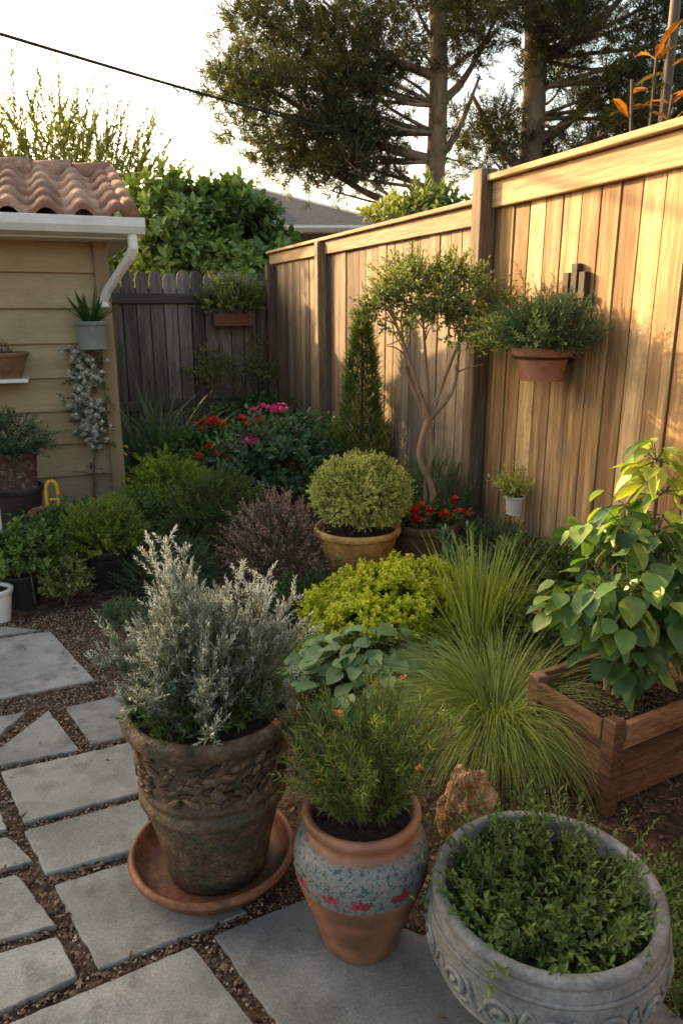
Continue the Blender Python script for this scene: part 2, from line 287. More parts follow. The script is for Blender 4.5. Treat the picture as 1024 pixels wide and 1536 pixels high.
# ------------------------------------------------------------------ right fence (X=2.4)
e=empty('wooden_fence');a=Acc();y=-2.0
while y<8.42:
    w=.138+rng.normal(0,.004);xo=rng.normal(0,.003);hi=2.02 if y>3.85 else 2.1
    box(a,2.4+xo,2.42+xo,y,y+w-.009,.03,hi,1 if y>3.8 else 0,rng.uniform(0,1));y+=w
a.obj('boards',[fenceM,fence2M],bevel=.002,parent=e)
a=Acc()
box(a,2.428,2.44,-2,8.42,.02,2.0,0,.2)  # continuous sheet added behind the boards so the seams look dark
a.obj('gap_shade_sheet',[gapM],parent=e)
a=Acc()
box(a,2.365,2.396,3.935,6.6,1.955,2.065,1,.6);box(a,2.365,2.396,6.70,8.40,1.955,2.06,1,.3)
box(a,2.33,2.47,3.935,8.42,2.068,2.095,1,.8)
box(a,2.36,2.396,1.36,3.825,2.03,2.165,0,.7);box(a,2.32,2.47,1.3,3.825,2.168,2.2,0,.9)
box(a,2.36,2.396,-2,1.24,2.03,2.165,0,.4);box(a,2.32,2.47,-2,1.3-.003,2.168,2.2,0,.5)
a.obj('top_rails',[railM,rail2M],bevel=.004,parent=e)
a=Acc()
box(a,2.295,2.395,3.83,3.93,0,2.235,0,.15);box(a,2.305,2.395,6.605,6.695,0,2.085-.02,0,.5);box(a,2.30,2.395,1.25,1.35,0,2.16,0,.4);box(a,2.3,2.395,8.28,8.37,0,1.95,0,.2)
a.obj('posts',[fence2M],bevel=.005,parent=e)
# ------------------------------------------------------------------ back fence (Y=8.4)
e=empty('picket_fence');a=Acc();x=.46
while x<2.28:
    w=.145;h=1.87+rng.normal(0,.012);yo=rng.normal(0,.003)
    pts=[(x,8.4+yo,.03),(x+w-.012,8.4+yo,.03),(x+w-.012,8.4+yo,h-.07),(x+w-.03,8.4+yo,h-.02),(x+w/2-.006,8.4+yo,h),(x+.018,8.4+yo,h-.02),(x,8.4+yo,h-.07)]
    prism(a,pts,(0,.02,0),0,rng.uniform(0,1));x+=w
a.obj('pickets',[greyM],bevel=.003,parent=e)
a=Acc();box(a,.46,2.29,8.345,8.393,1.54,1.64,0,.1);box(a,.46,2.29,8.36,8.393,.4,.5,0,.3);box(a,.46,2.39,8.43,8.45,.03,1.7,0,.2)
a.obj('rails',[surf('grey_rail',[(.05,.043,.04),(.13,.11,.095)],6,.85,.4,stretch=(.3,3,3))],bevel=.004,parent=e)
# ------------------------------------------------------------------ house
e=empty('tiled_roof_house')
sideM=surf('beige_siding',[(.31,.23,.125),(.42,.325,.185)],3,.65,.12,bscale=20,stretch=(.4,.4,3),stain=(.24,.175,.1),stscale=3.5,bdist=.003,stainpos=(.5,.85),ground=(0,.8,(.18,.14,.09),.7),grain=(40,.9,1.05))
whiteM=surf('white_paint',[(.62,.62,.6),(.78,.78,.76)],6,.45,.08,stain=(.5,.48,.43),stscale=5,bdist=.002,stainpos=(.55,.9))
a=Acc();z=-.01
while z<1.95:
    h=.25
    prism(a,[(-5,5.965,z+.002),(-5,5.998,z+h+.006),(-5,6.03,z+h+.006),(-5,6.03,z+.002)],(5.38,0,0),0,rng.uniform())
    prism(a,[(.398,6.02,z+.002),(.382,6.02,z+h+.006),(.36,6.02,z+h+.006),(.36,6.02,z+.002)],(0,2.3,0),0,rng.uniform())
    z+=h
prism(a,[(.36,5.8,2.0),(.36,8.4,2.0),(.36,7.05,2.5)],(.03,0,0),0,.5)
a.obj('siding',[sideM],parent=e)
a=Acc();box(a,-4.95,.35,6.04,8.3,0,2.05)
a.obj('wall_core',[sideM],parent=e)
a=Acc();box(a,.352,.452,5.93,5.963,0,1.97);box(a,.402,.452,5.966,6.07,0,1.97)
a.obj('corner_post',[surf('tan_trim',[(.2,.13,.07),(.34,.24,.14)],6,.7,.3,stretch=(3,3,.3))],bevel=.004,parent=e)
a=Acc();box(a,-5,.62,5.66,8.4,1.955,1.98)
pr=[(5.655,2.09),(5.655,1.975),(5.63,1.965),(5.56,1.985),(5.535,2.03),(5.53,2.085),(5.54,2.088),(5.55,2.085),(5.56,2.03),(5.6,2.0),(5.64,2.0),(5.64,2.09)]
for (p,q) in zip(pr,pr[1:]+pr[:1]):
    a.add([(-5,p[0],p[1]),(.68,p[0],p[1]),(.68,q[0],q[1]),(-5,q[0],q[1])],[(0,1,2),(0,2,3)])
prism(a,[(.682,y,z) for y,z in [(5.655,2.09),(5.655,1.975),(5.63,1.965),(5.56,1.985),(5.535,2.03),(5.53,2.085)]],(.004,0,0))
box(a,.55,.575,5.66,8.4,1.985,2.07)
tube(a,[(.6,5.6,1.99),(.6,5.6,1.9),(.58,5.64,1.84),(.43,5.88,1.62),(.40,5.93,1.55),(.40,5.93,1.5)],.034,10)
a.obj('gutter',[whiteM],parent=e)
tileM=surf('roof_tile',[(.24,.10,.065),(.4,.19,.12),(.5,.28,.19)],5,.8,.35,bscale=30,attr=.5,stain=(.2,.14,.10),stscale=8,bdist=.006,stainpos=(.46,.68),grain=(60,.72,1.1))
a=Acc();sl=(2.56-2.09)/(7.0-5.6);NC=5
for k in range(NC):
    y0=5.6+k*.28;y1=y0+.32;xs=np.arange(-5,.60,.0175);per=.235
    ph=xs/per*2*np.pi;zz=.038*np.sign(np.sin(ph))*abs(np.sin(ph))**.75
    tv=np.modf(np.sin(np.floor(xs/per+.25)*12.9+k*7.7)*43.7)[0]%1
    jit=(tv-.5)*.02
    rows=[(y0,2.09+sl*(y0-5.6)+.012,.9),(y0,2.09+sl*(y0-5.6)+.045,1.0),((y0+y1)/2,2.09+sl*((y0+y1)/2-5.6)+.036,1),(y1,2.09+sl*(y1-5.6)+.028,1)]
    V=np.concatenate([np.stack([xs,np.full_like(xs,r[0])+.012*np.sin(ph)+(jit if q<2 else 0),r[1]+zz*r[2]],1) for q,r in enumerate(rows)]);m=len(xs)
    t=[]
    for r in range(3):
        i=np.arange(m-1)+r*m;t.append(np.stack([i,i+1,i+m+1],1));t.append(np.stack([i,i+m+1,i+m],1))
    a.add(V,np.concatenate(t),0,np.tile(tv,4))
a.add([(-5,7.0,2.58),(.6,7.0,2.58),(.6,8.5,2.07),(-5,8.5,2.07)],[(0,1,2),(0,2,3)],0,.4)
x=-5
while x<.55:
    tube(a,[(x,7.0,2.555),(x+.34,7.0,2.58)],[.085,.095],14,0,rng.uniform());x+=.31
for k in range(5):
    yy=5.58+k*.29;zt=2.1+sl*(yy-5.6);tube(a,[(.60,yy,zt+.02),(.60,yy+.34,zt+.34*sl+.02)],[.062,.055],12,0,rng.uniform())
a.obj('tile_roof',[tileM],smooth=True,parent=e)
e=empty('neighbour_house');a=Acc()
def S3(p): return site(*p)
c=[S3((-6,18,0)),S3((1.0,18,0)),S3((1.0,25,0)),S3((-6,25,0))]
a.add(c+[q+np.array([0,0,3.2]) for q in c],BT);a.obj('walls',[surf('grey_wall',[(.25,.24,.22),(.35,.34,.31)],4)],parent=e)
a=Acc();ev=[S3((-6.6,17.4,3.15)),S3((1.7,17.4,3.15)),S3((1.7,25.6,3.15)),S3((-6.6,25.6,3.15))];rd=[S3((-3.6,20,4.45)),S3((-2.2,20.6,4.45))]
a.add(ev+rd,[(0,1,5),(0,5,4),(1,2,5),(2,3,4),(2,4,5),(3,0,4),(0,2,1),(0,3,2)])
a.obj('roof',[surf('shingles',[(.05,.055,.06),(.15,.15,.16)],9,.9,.6,stretch=(1,1,6),grain=(30,.5,1.2))],parent=e)
tube_a=Acc();tube(tube_a,[ev[0],ev[1]],.09,6);tube(tube_a,[ev[1],rd[1]],.05,6);tube(tube_a,[ev[1],ev[2]],.09,6);tube_a.obj('fascia',[whiteM],parent=e)
# ------------------------------------------------------------------ pots
def pot(name,prof,c,mats,n=4,wob=.004,soil=None,round_=True,seg=72):
    a=Acc();pf=rprof(prof,n) if round_ else prof
    lathe(a,pf,c,seg,0,.5,wob)
    if soil:
        r,z=soil;th=np.arange(40)*2*np.pi/40;V=[(c[0],c[1],c[2]+z+.01)];rings=6
        for k in range(1,rings+1):
            rr=r*k/rings
            for t in th: V.append((c[0]+rr*math.cos(t),c[1]+rr*math.sin(t),c[2]+z+rng.normal(0,.004)+(.01*(1-k/rings))))
        t=[(0,1+i,1+(i+1)%40) for i in range(40)]
        for k in range(rings-1):
            o=1+k*40
            for i in range(40):
                j=(i+1)%40;t+=[(o+i,o+40+i,o+40+j),(o+i,o+40+j,o+j)]
        a.add(V,t,1)
    return a
C1=np.array([.295,1.715,0])
saucer=pot('',[(0,.012),(.12,.012),(.165,.014),(.188,.03),(.214,.07),(.224,.075),(.22,.088),(.207,.088),(.193,.055),(.165,.035),(.1,.03),(0,.03)],C1+[-.012,.0,0],[terraM],3)
saucer.obj('terracotta_saucer',[surf('saucer_clay',[(.13,.05,.028),(.27,.115,.06)],10,.55,.3,stain=(.07,.04,.028),stscale=8,bdist=.003,grain=(80,.7,1.1))],smooth=True)
darkclay=surf('dark_weathered_clay',[(.035,.022,.016),(.11,.066,.043),(.2,.13,.082)],16,.55,1,bscale=50,stain=(.07,.062,.04),stscale=14,bdist=.007,stainpos=(.5,.6),grain=(110,.55,1.18))
prof1=[(0,.035),(.12,.035),(.135,.045),(.14,.07),(.152,.14),(.168,.21),(.178,.26),(.19,.268),(.194,.28),(.19,.292),(.183,.3),(.186,.31),(.191,.32),(.187,.335),(.188,.38),(.192,.43),(.194,.46),(.2,.467),(.214,.476),(.222,.49),(.224,.51),(.216,.522),(.203,.524),(.194,.515),(.19,.49),(.18,.44)]
a=pot('',prof1,C1,None,4,.006,(.185,.475))
def r1(z): return np.interp(z,[p[1] for p in prof1[6:18]],[p[0] for p in prof1[6:18]])
for row in range(5):
    z0=.35+row*.0235;nn=34
    for i in range(nn):
        th=(i+.5*(row%2))*2*np.pi/nn+rng.normal(0,.06);zc=z0+rng.normal(0,.004)
        hw=.019*rng.uniform(.7,1.2);hh=.009*rng.uniform(.7,1.3);sk=rng.normal(.25,.7);k=5
        V=[];R0=r1(zc);ro=rng.uniform(0,6)
        for lev,(sc,dr) in enumerate([(1.05,-.003),(.95,.006),(.6,.010)]):
            for q in range(k):
                an=q*2*np.pi/k+ro; uu=hw*math.cos(an)*sc*rng.uniform(.85,1.15);ww=hh*math.sin(an)*sc+uu*sk*.6
                R=R0+dr;V.append((C1[0]+R*math.cos(th+uu/R0),C1[1]+R*math.sin(th+uu/R0),zc+ww))
        R=R0+.0105;V.append((C1[0]+R*math.cos(th),C1[1]+R*math.sin(th),zc));t=[]
        for lv in range(2):
            for q in range(k):
                j=(q+1)%k;o=lv*k;t+=[(o+q,o+j,o+k+j),(o+q,o+k+j,o+k+q)]
        for q in range(k): t.append((2*k+q,2*k+(q+1)%k,3*k))
        a.add(V,t,2,rng.uniform())
a.obj('ornate_clay_pot',[darkclay,soilM,surf('relief_clay',[(.03,.018,.013),(.10,.058,.034),(.2,.125,.07)],9,.5,.6,bscale=60,attr=.4,bdist=.004,grain=(110,.6,1.15))],smooth_mats=[0])
# --- painted pot
C2=np.array([.573,1.362,.014])
m,nt,o=newmat('painted_terracotta');L=nt.links.new
g=nt.nodes.new('ShaderNodeNewGeometry');sx=nt.nodes.new('ShaderNodeSeparateXYZ');L(g.outputs['Position'],sx.inputs[0])
nn_=nt.nodes.new('ShaderNodeTexNoise');nn_.inputs['Scale'].default_value=95;nn_.inputs['Detail'].default_value=6;nn_.inputs['Roughness'].default_value=.7;L(g.outputs['Position'],nn_.inputs['Vector'])
n3=nt.nodes.new('ShaderNodeTexNoise');n3.inputs['Scale'].default_value=14;n3.inputs['Detail'].default_value=5;L(g.outputs['Position'],n3.inputs['Vector'])
speck=ramp(nt,nn_.outputs[0],[(.38,(.03,.045,.045)),(.46,(.09,.125,.125)),(.53,(.2,.235,.225)),(.58,(.15,.08,.06)),(.68,(.3,.27,.24))])
cl=ramp(nt,n3.outputs[0],[(.3,(.13,.055,.032)),(.55,(.26,.11,.062)),(.75,(.35,.19,.12))])
ma=nt.nodes.new('ShaderNodeMath');ma.operation='MULTIPLY_ADD';L(nn_.outputs[0],ma.inputs[0]);ma.inputs[1].default_value=.02;L(sx.outputs[2],ma.inputs[2])
msk=ramp(nt,ma.outputs[0],[(.226,(0,0,0)),(.229,(1,1,1)),(.3305,(1,1,1)),(.3335,(0,0,0))])
mx=nt.nodes.new('ShaderNodeMix');mx.data_type='RGBA';L(msk,mx.inputs[0]);L(cl,mx.inputs[6]);L(speck,mx.inputs[7])
pp=nt.nodes.new('ShaderNodeBsdfPrincipled');L(mx.outputs[2],pp.inputs[0]);pp.inputs['Roughness'].default_value=.5
b=nt.nodes.new('ShaderNodeBump');b.inputs['Strength'].default_value=.5;b.inputs['Distance'].default_value=.003;L(nn_.outputs[0],b.inputs['Height']);L(b.outputs[0],pp.inputs['Normal']);L(pp.outputs[0],o.inputs[0])
paintM=m
prof2=[(0,0),(.082,0),(.095,.008),(.101,.03),(.122,.1),(.146,.17),(.157,.21),(.160,.245),(.155,.275),(.142,.3),(.128,.312),(.122,.322),(.124,.334),(.136,.344),(.139,.356),(.134,.367),(.124,.368),(.117,.358),(.115,.33),(.115,.3)]
a=pot('',prof2,C2,None,4,.003,(.118,.335))
def surfpt(C,prof,th,z,off):
    zs=[p[1] for p in prof];k=int(np.argmax(zs));R=np.interp(z,zs[:k+1],[p[0] for p in prof[:k+1]])+off
    return np.array([C[0]+R*math.cos(th),C[1]+R*math.sin(th),C[2]+z])
for i in range(12):
    th=i*2*np.pi/12+.2+rng.normal(0,.04);zc=.224+.006*(i%2)
    for q in range(11):
        an=q*math.pi/10+rng.normal(0,.1)
        ctr=surfpt(C2,prof2,th,zc,.0018);l=(.022 if q%2==0 else .036)*rng.uniform(.8,1.2)
        tip=surfpt(C2,prof2,th+l*math.cos(an)/.16,zc+l*.9*math.sin(an)-.003,.0022)
        d=tip-ctr;N=np.array([math.cos(th),math.sin(th),0.2])
        leaves(a,ctr[None],d[None],N[None],np.linalg.norm(d),.0078,(SIMPLE[0]*np.array([1,1,.3]),SIMPLE[1]),2,np.array([rng.uniform(.1,.9)]))
a.obj('painted_terracotta_pot',[paintM,soilM,leafmat('red_paint',[(.13,.012,.022),(.36,.03,.05)],.6,0)],smooth_mats=[0])
# --- grey bowl with scrolls
C3=np.array([.875,1.06,0])
concM=surf('grey_cement',[(.10,.11,.115),(.19,.2,.2),(.27,.275,.265)],9,.65,.35,bscale=45,stain=(.10,.105,.10),stscale=7,bdist=.004,stainpos=(.45,.7),grain=(120,.75,1.1))
prof3=[(0,0),(.11,0),(.125,.008),(.15,.04),(.19,.085),(.222,.13),(.243,.18),(.25,.215),(.248,.25),(.24,.28),(.236,.293),(.242,.303),(.24,.316),(.231,.32),(.219,.317),(.214,.305),(.21,.28),(.205,.25)]
a=pot('',prof3,C3,None,5,.004,(.205,.262))
for i in range(15):
    th0=i*2*np.pi/15;zc=.208
    s=np.linspace(0,1,40);ang=s*2*np.pi*1.9+ (0 if i%2 else 1.5);rr=.004+.038*s
    pts=np.array([surfpt(C3,prof3,th0+rr_*math.cos(q)/.245,zc+rr_*math.sin(q)*.98,.002) for rr_,q in zip(rr,ang)])
    tube(a,pts,.0072*np.linspace(1.1,.75,40),6,0)
    s=np.linspace(0,1,10)
    pts=np.array([surfpt(C3,prof3,th0+(.036+.03*q)/.245,zc+.03*math.sin(q*3.1)*(1 if i%2 else -1),.001) for q in s]);tube(a,pts,np.linspace(.007,.003,10),6,0)
for zc in (.266,.142):
    th=np.linspace(0,2*np.pi,90);tube(a,np.array([surfpt(C3,prof3,t,zc,.0005) for t in th]),.0055,6,0)
a.obj('cement_bowl_planter',[concM,soilM],smooth_mats=[0])
C4=np.array([1.50,3.66,0])
a=pot('',[(0,0),(.11,0),(.13,.01),(.14,.04),(.175,.13),(.205,.21),(.222,.27),(.228,.285),(.24,.29),(.243,.31),(.236,.325),(.222,.322),(.215,.3),(.21,.25)],C4,None,4,.005,(.214,.29))
a.obj('yellow_glazed_pot',[surf('mustard_clay',[(.33,.17,.05),(.55,.32,.1),(.66,.43,.17)],7,.45,.2,stain=(.26,.13,.05),stscale=6,bdist=.003,stainpos=(.5,.7),grain=(70,.75,1.1)),soilM],smooth=True)
C5=np.array([1.97,3.74,0])
a=pot('',[(0,0),(.16,0),(.17,.01),(.185,.1),(.205,.2),(.21,.25),(.226,.26),(.228,.295),(.22,.305),(.205,.3),(.2,.265)],C5+[-.03,-.02,0],None,4,.005,(.205,.27))
a.obj('brown_clay_pot',[surf('brown_clay',[(.10,.052,.035),(.2,.115,.075)],9,.6,.3),soilM],smooth=True)
blackM=surf('black_plastic',[(.012,.012,.012),(.03,.03,.028)],10,.5,.1)
def simplepot(name,c,r,h,mat,taper=.72,rim=.012):
    a=pot('',[(0,0),(r*taper*.95,0),(r*taper,.006),(r*.93,h*.82),(r*.95,h*.84),(r+.0,h*.86),(r+rim*.3,h*.98),(r-.004,h),(r-rim,h*.99),(r-rim-.004,h*.85)],c,None,3,.004,(r-rim,h*.88),seg=48)
    return a.obj(name,[mat,soilM],smooth=True)
simplepot('black_plant_pot',(.17,4.08,0),.155,.235,blackM)
simplepot('black_plant_pot',(-.25,3.93,0),.10,.19,blackM)
simplepot('white_plant_pot',(-.375,3.78,0),.085,.17,whiteM)
simplepot('dark_clay_pot',(-.30,5.5,0),.16,.30,surf('dark_glaze',[(.03,.025,.022),(.08,.06,.05)],8,.4,.2))
simplepot('patterned_clay_pot',(-.30,5.5,.3),.145,.24,surf('pattern_clay',[(.14,.06,.04),(.09,.04,.03),(.3,.24,.2)],28,.7,.4),.85)
C6=np.array([2.235,3.09,1.155])
a=pot('',[(0,0),(.095,0),(.103,.006),(.125,.1),(.13,.112),(.146,.118),(.152,.145),(.148,.158),(.136,.156),(.13,.14),(.125,.11)],C6,None,4,.002,(.13,.13))
tube(a,[(2.395,3.09,1.27),(2.38,3.09,1.275)],.05,8,2)
th=np.linspace(0,2*np.pi,40);tube(a,[(C6[0]+.134*math.cos(t),C6[1]+.134*math.sin(t),1.262) for t in th],.004,6,2)
a.obj('wall_mounted_terracotta_pot',[terraM,soilM,blackM],smooth=True)
a=Acc()
for k in range(3): box(a,2.36,2.392,2.98+k*.06,3.02+k*.06,1.50,1.66+.04*(k%2),0,rng.uniform())
box(a,2.35,2.362,2.96,3.18,1.54,1.565,0)
a.obj('metal_trellis_bracket',[surf('dark_iron',[(.04,.03,.025),(.09,.06,.045)],20,.7,.3)],bevel=.002)
simplepot('small_white_wall_pot',(2.325,3.37,.39),.055,.1,surf('pinkwhite',[(.5,.42,.4),(.65,.6,.58)],10,.5,.1),.8,.006)
a=Acc();xc=1.9;yc=8.28
for (x0,x1,y0,y1) in [(xc-.22,xc+.22,yc-.085,yc-.065),(xc-.22,xc+.22,yc+.05,yc+.07),(xc-.22,xc-.2,yc-.064,yc+.049),(xc+.2,xc+.22,yc-.064,yc+.049)]: box(a,x0,x1,y0,y1,1.30,1.43,0)
box(a,xc-.199,xc+.199,yc-.064,yc+.049,1.30,1.40,1)
a.obj('hanging_trough_planter',[surf('trough_clay',[(.17,.06,.04),(.28,.11,.07)],10,.7,.2),soilM],bevel=.004)
C7=(.29,5.84,1.21)
simplepot('grey_wall_pot',C7,.115,.19,surf('galvanised',[(.14,.155,.155),(.24,.25,.25)],10,.5,.2),.85)
a=Acc();box(a,-.7,-.17,5.72,5.963,.985,1.01);a.obj('wall_shelf',[whiteM],bevel=.003)
simplepot('brown_bowl_pot',(-.30,5.83,1.012),.15,.18,surf('brown_bowl',[(.13,.07,.04),(.24,.14,.08)],10,.5,.2),.6)
a=Acc();box(a,-.56,-.405,5.06,5.1,0,.93);box(a,-.6,-.38,5.03,5.13,.93,.96);a.obj('white_gate_post',[whiteM],bevel=.004)
a=Acc();lathe(a,rprof([(0,.14),(.15,.14),(.175,.15),(.18,.175),(.165,.175),(.15,.16),(0,.16)],3),(-.07,5.2,0),40)
for k in range(3):
    t=k*2.1;tube(a,[(-.07+.12*math.cos(t),5.2+.12*math.sin(t),.14),(-.07+.15*math.cos(t),5.2+.15*math.sin(t),0)],.012,6)
a.obj('round_plant_stand',[terraM],smooth=True)
a=Acc();tube(a,smoothpath([(-.12,5.2,.175),(-.12,5.2,.33),(-.085,5.2,.38),(-.05,5.2,.33),(-.05,5.2,.175)],16),.012,8);tube(a,[(-.12,5.2,.25),(-.05,5.2,.25)],.01,6)
a.obj('yellow_garden_handle',[surf('yellow_paint',[(.6,.36,.03),(.7,.45,.06)],10,.4,.1)],smooth=True)
# --- planter box
e=empty('wooden_planter_box');bu=np.array([.99,.141,0]);bw=np.array([-.141,.99,0]);BO=np.array([1.435,1.505,0]);BW,BD,BH=.52,.36,.30
boxM=surf('planter_wood',[(.07,.034,.02),(.15,.078,.042),(.25,.14,.075)],6,.6,.5,bscale=16,stretch=(.6,.6,4),attr=.4,bdist=.005,grain=(30,.6,1.1))
a=Acc();Zv=np.array([0,0,1.])
for k in range(3):
    z=.03+k*.092;hh=.086
    obox(a,BO+bu*.03+bw*.008+Zv*z,bu*(BW-.06),bw*.018,Zv*hh,0,rng.uniform())
    obox(a,BO+bu*.03+bw*(BD-.026)+Zv*z,bu*(BW-.06),bw*.018,Zv*hh,0,rng.uniform())
    obox(a,BO+bu*.008+bw*.03+Zv*z,bu*.018,bw*(BD-.06),Zv*hh,0,rng.uniform())
    obox(a,BO+bu*(BW-.026)+bw*.03+Zv*z,bu*.018,bw*(BD-.06),Zv*hh,0,rng.uniform())
a.obj('slats',[boxM],bevel=.003,parent=e)
a=Acc();ps=.045
for su,sw in [(0,0),(BW-ps,0),(0,BD-ps),(BW-ps,BD-ps)]: obox(a,BO+bu*(su-.008)+bw*(sw-.008),bu*ps,bw*ps,Zv*(BH+.03),0,rng.uniform())
z=.255
obox(a,BO+bu*.04-bw*.012+Zv*z,bu*(BW-.09),bw*.018,Zv*.06,0,.9);obox(a,BO-bu*.012+bw*.04+Zv*z,bu*.018,bw*(BD-.09),Zv*.06,0,.6)
obox(a,BO+bu*.04+bw*(BD-.01)+Zv*z,bu*(BW-.09),bw*.018,Zv*.06,0,.7);obox(a,BO+bu*(BW-.01)+bw*.04+Zv*z,bu*.018,bw*(BD-.09),Zv*.06,0,.6)
a.obj('frame',[boxM],bevel=.004,parent=e)
a=Acc();obox(a,BO+bu*.027+bw*.027+Zv*.02,bu*(BW-.055),bw*(BD-.055),Zv*.24,0);n=2500
s_=rng.uniform(.03,BW-.03,n);q_=rng.uniform(.03,BD-.03,n);bits(a,BO+s_[:,None]*bu+q_[:,None]*bw+np.c_[np.zeros((n,2)),rng.uniform(.255,.27,n)],.006,.6,1)
a.obj('soil',[soilM,chipM],parent=e)
# --- rock
a=Acc();nu,nv=60,40;V=[]
lob=unit(60);la=rng.uniform(-.3,.35,60)
for i in range(nv+1):
    for j in range(nu):
        ph=math.pi*i/nv;t=2*math.pi*j/nu;d=np.array([math.sin(ph)*math.cos(t),math.sin(ph)*math.sin(t),math.cos(ph)])
        r=1+sum(la*np.exp((lob@d-1)*34));r=round(r*9)/9*.5+r*.5+rng.normal(0,.012)
        V.append(d*r*np.array([.085,.06,.12])+np.array([1.0,1.60,.09])+np.array([.25*d[2]*.06,0,0]))
t=[]
for i in range(nv):
    for j in range(nu):
        j2=(j+1)%nu;p,q,r_,s_=i*nu+j,i*nu+j2,(i+1)*nu+j2,(i+1)*nu+j;t+=[(p,s_,r_),(p,r_,q)]
a.add(V,t);a.obj('rock',[surf('ochre_rock',[(.09,.042,.02),(.42,.24,.11),(.65,.46,.28)],18,.9,1,bscale=50,bdist=.015,grain=(60,.6,1.15))])
a=Acc()
for cx,cy,rr in [(1.95,1.33,.07),(1.28,1.28,.035),(.78,1.56,.03),(2.0,1.5,.06)]:
    n_=10;V=[];t=[]
    for i in range(n_+1):
        for j in range(14):
            ph=math.pi*i/n_;tt=2*math.pi*j/14;V.append((cx+rr*1.2*math.sin(ph)*math.cos(tt)*rng.uniform(.9,1.1),cy+rr*math.sin(ph)*math.sin(tt)*rng.uniform(.9,1.1),rr*.3+rr*.6*math.cos(ph)))
    for i in range(n_):
        for j in range(14):
            j2=(j+1)%14;p,q,r_,s_=i*14+j,i*14+j2,(i+1)*14+j2,(i+1)*14+j;t+=[(p,s_,r_),(p,r_,q)]
    a.add(V,t)
a.obj('garden_stones',[surf('stone',[(.1,.085,.07),(.22,.19,.16)],20,.9,.6)])
# ------------------------------------------------------------------ PLANTS
G_dark=leafmat('leaf_dark',[(.015,.035,.012),(.04,.09,.024),(.1,.17,.04)])
G_mid=leafmat('leaf_mid',[(.022,.043,.012),(.07,.125,.027),(.18,.26,.055)])
G_blue=leafmat('leaf_bluegreen',[(.02,.045,.028),(.065,.125,.062),(.15,.22,.1)])
G_olive=leafmat('leaf_olive',[(.04,.055,.015),(.14,.18,.045),(.38,.4,.14)])
G_lime=leafmat('leaf_lime',[(.09,.13,.008),(.36,.41,.02),(.62,.63,.045)],trans=.35)
G_yel=leafmat('leaf_variegated',[(.08,.11,.02),(.31,.34,.07),(.64,.62,.2)])
G_silver=leafmat('leaf_silver',[(.03,.05,.025),(.12,.16,.11),(.28,.32,.27),(.68,.70,.66)],rough=.7,trans=.15,tint=(1,1,1))
G_grass=leafmat('leaf_grass',[(.05,.085,.018),(.18,.25,.045),(.42,.48,.13)],trans=.35)
G_feather=leafmat('leaf_feathery',[(.03,.055,.015),(.11,.17,.035),(.28,.35,.08)])
G_big=leafmat('leaf_large',[(.03,.07,.025),(.09,.17,.055),(.2,.3,.07),(.5,.53,.09)],rough=.4,trans=.35)
G_pine=leafmat('needle_pine',[(.025,.042,.02),(.08,.105,.042),(.23,.24,.085)],trans=.35,tint=(1.4,1.2,.5))
G_light=leafmat('leaf_sunny',[(.06,.085,.025),(.17,.19,.06),(.34,.34,.12)],trans=.35)
F_red=leafmat('petal_red',[(.4,.01,.015),(.7,.03,.03)],trans=.25,tint=(1,1,1))
F_pink=leafmat('petal_pink',[(.5,.02,.16),(.8,.06,.3)],trans=.25,tint=(1,1,1))
F_or=leafmat('petal_orange',[(.55,.08,.03),(.75,.2,.09)],trans=.25,tint=(1,1,1))
F_white=leafmat('petal_white',[(.5,.5,.42),(.78,.76,.68)],trans=.25,tint=(1,1,1))
G_pinkish=leafmat('leaf_dusty',[(.05,.06,.03),(.16,.14,.08),(.52,.28,.24)],trans=.2,tint=(1,1,1))
def flowers(a,P,r,mat,k=9,flat=.5):
    P=np.asarray(P,float)
    for p in P:
        u=unit(k,-.1);u[:,2]*=flat+.2;leaves(a,np.repeat(p[None],k,0)+u*r*.15,u,np.array([[0,0,1.]])+u*.3,r*rng.uniform(.8,1.1,k),r*.7,SIMPLE,mat,rng.uniform(.2,1,k))
# silver shrub
a=Acc();b=C1+np.array([0,0,.48])
Rl=np.array([.934,-.358,0]);Fw=np.array([.358,.934,0])
for k in range(112):
    az=rng.uniform(0,6.28);r_=.20*math.sqrt(rng.uniform(0,1));dx=math.cos(az)*r_;dy=math.sin(az)*r_
    lean=rng.uniform(.95,1.5);hgt=.09+.19*(1-(r_/.23)**2)+rng.uniform(-.03,.07)
    if k<20:
        g0=-.055 if k<12 else .12;dx,dy=(Rl*g0+rng.normal(0,.028,3))[:2];hgt=rng.uniform(.34,.47) if k<12 else rng.uniform(.28,.37);lean=1.2
    s=b+np.array([dx*.5,dy*.5,0]);e_=b+np.array([dx*lean,dy*lean,hgt]);ph=smoothpath([s,(s+e_)/2+rng.normal(0,.012,3),e_],9)
    tube(a,ph,np.linspace(.004,.0012,9),4,1)
    nq=15;ii=rng.integers(2,9,nq);P=ph[ii];out=np.array([dx,dy,0])/(.2)
    D=nz(out*.45+rng.normal(0,.42,(nq,3))+[0,0,.9]);tt=ii/8.
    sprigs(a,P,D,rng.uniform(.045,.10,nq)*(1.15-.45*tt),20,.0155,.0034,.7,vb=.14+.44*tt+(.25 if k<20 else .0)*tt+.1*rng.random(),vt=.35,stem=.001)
    sprigs(a,ph[[7]],nz(ph[[8]]-ph[[6]]),.07,24,.011,.0038,.5,vb=.85,vt=.3)
n=170;az=rng.uniform(0,6.28,n);rr=rng.uniform(.04,.17,n);P=b+np.c_[np.cos(az)*rr,np.sin(az)*rr,rng.uniform(.0,.06,n)]
sprigs(a,P,np.c_[np.cos(az),np.sin(az),np.full(n,.8)]+rng.normal(0,.3,(n,3)),.085,13,.024,.006,.8,vb=.5,mat=2)
a.obj('silver_artemisia_shrub',[G_silver,stemM,G_mid])
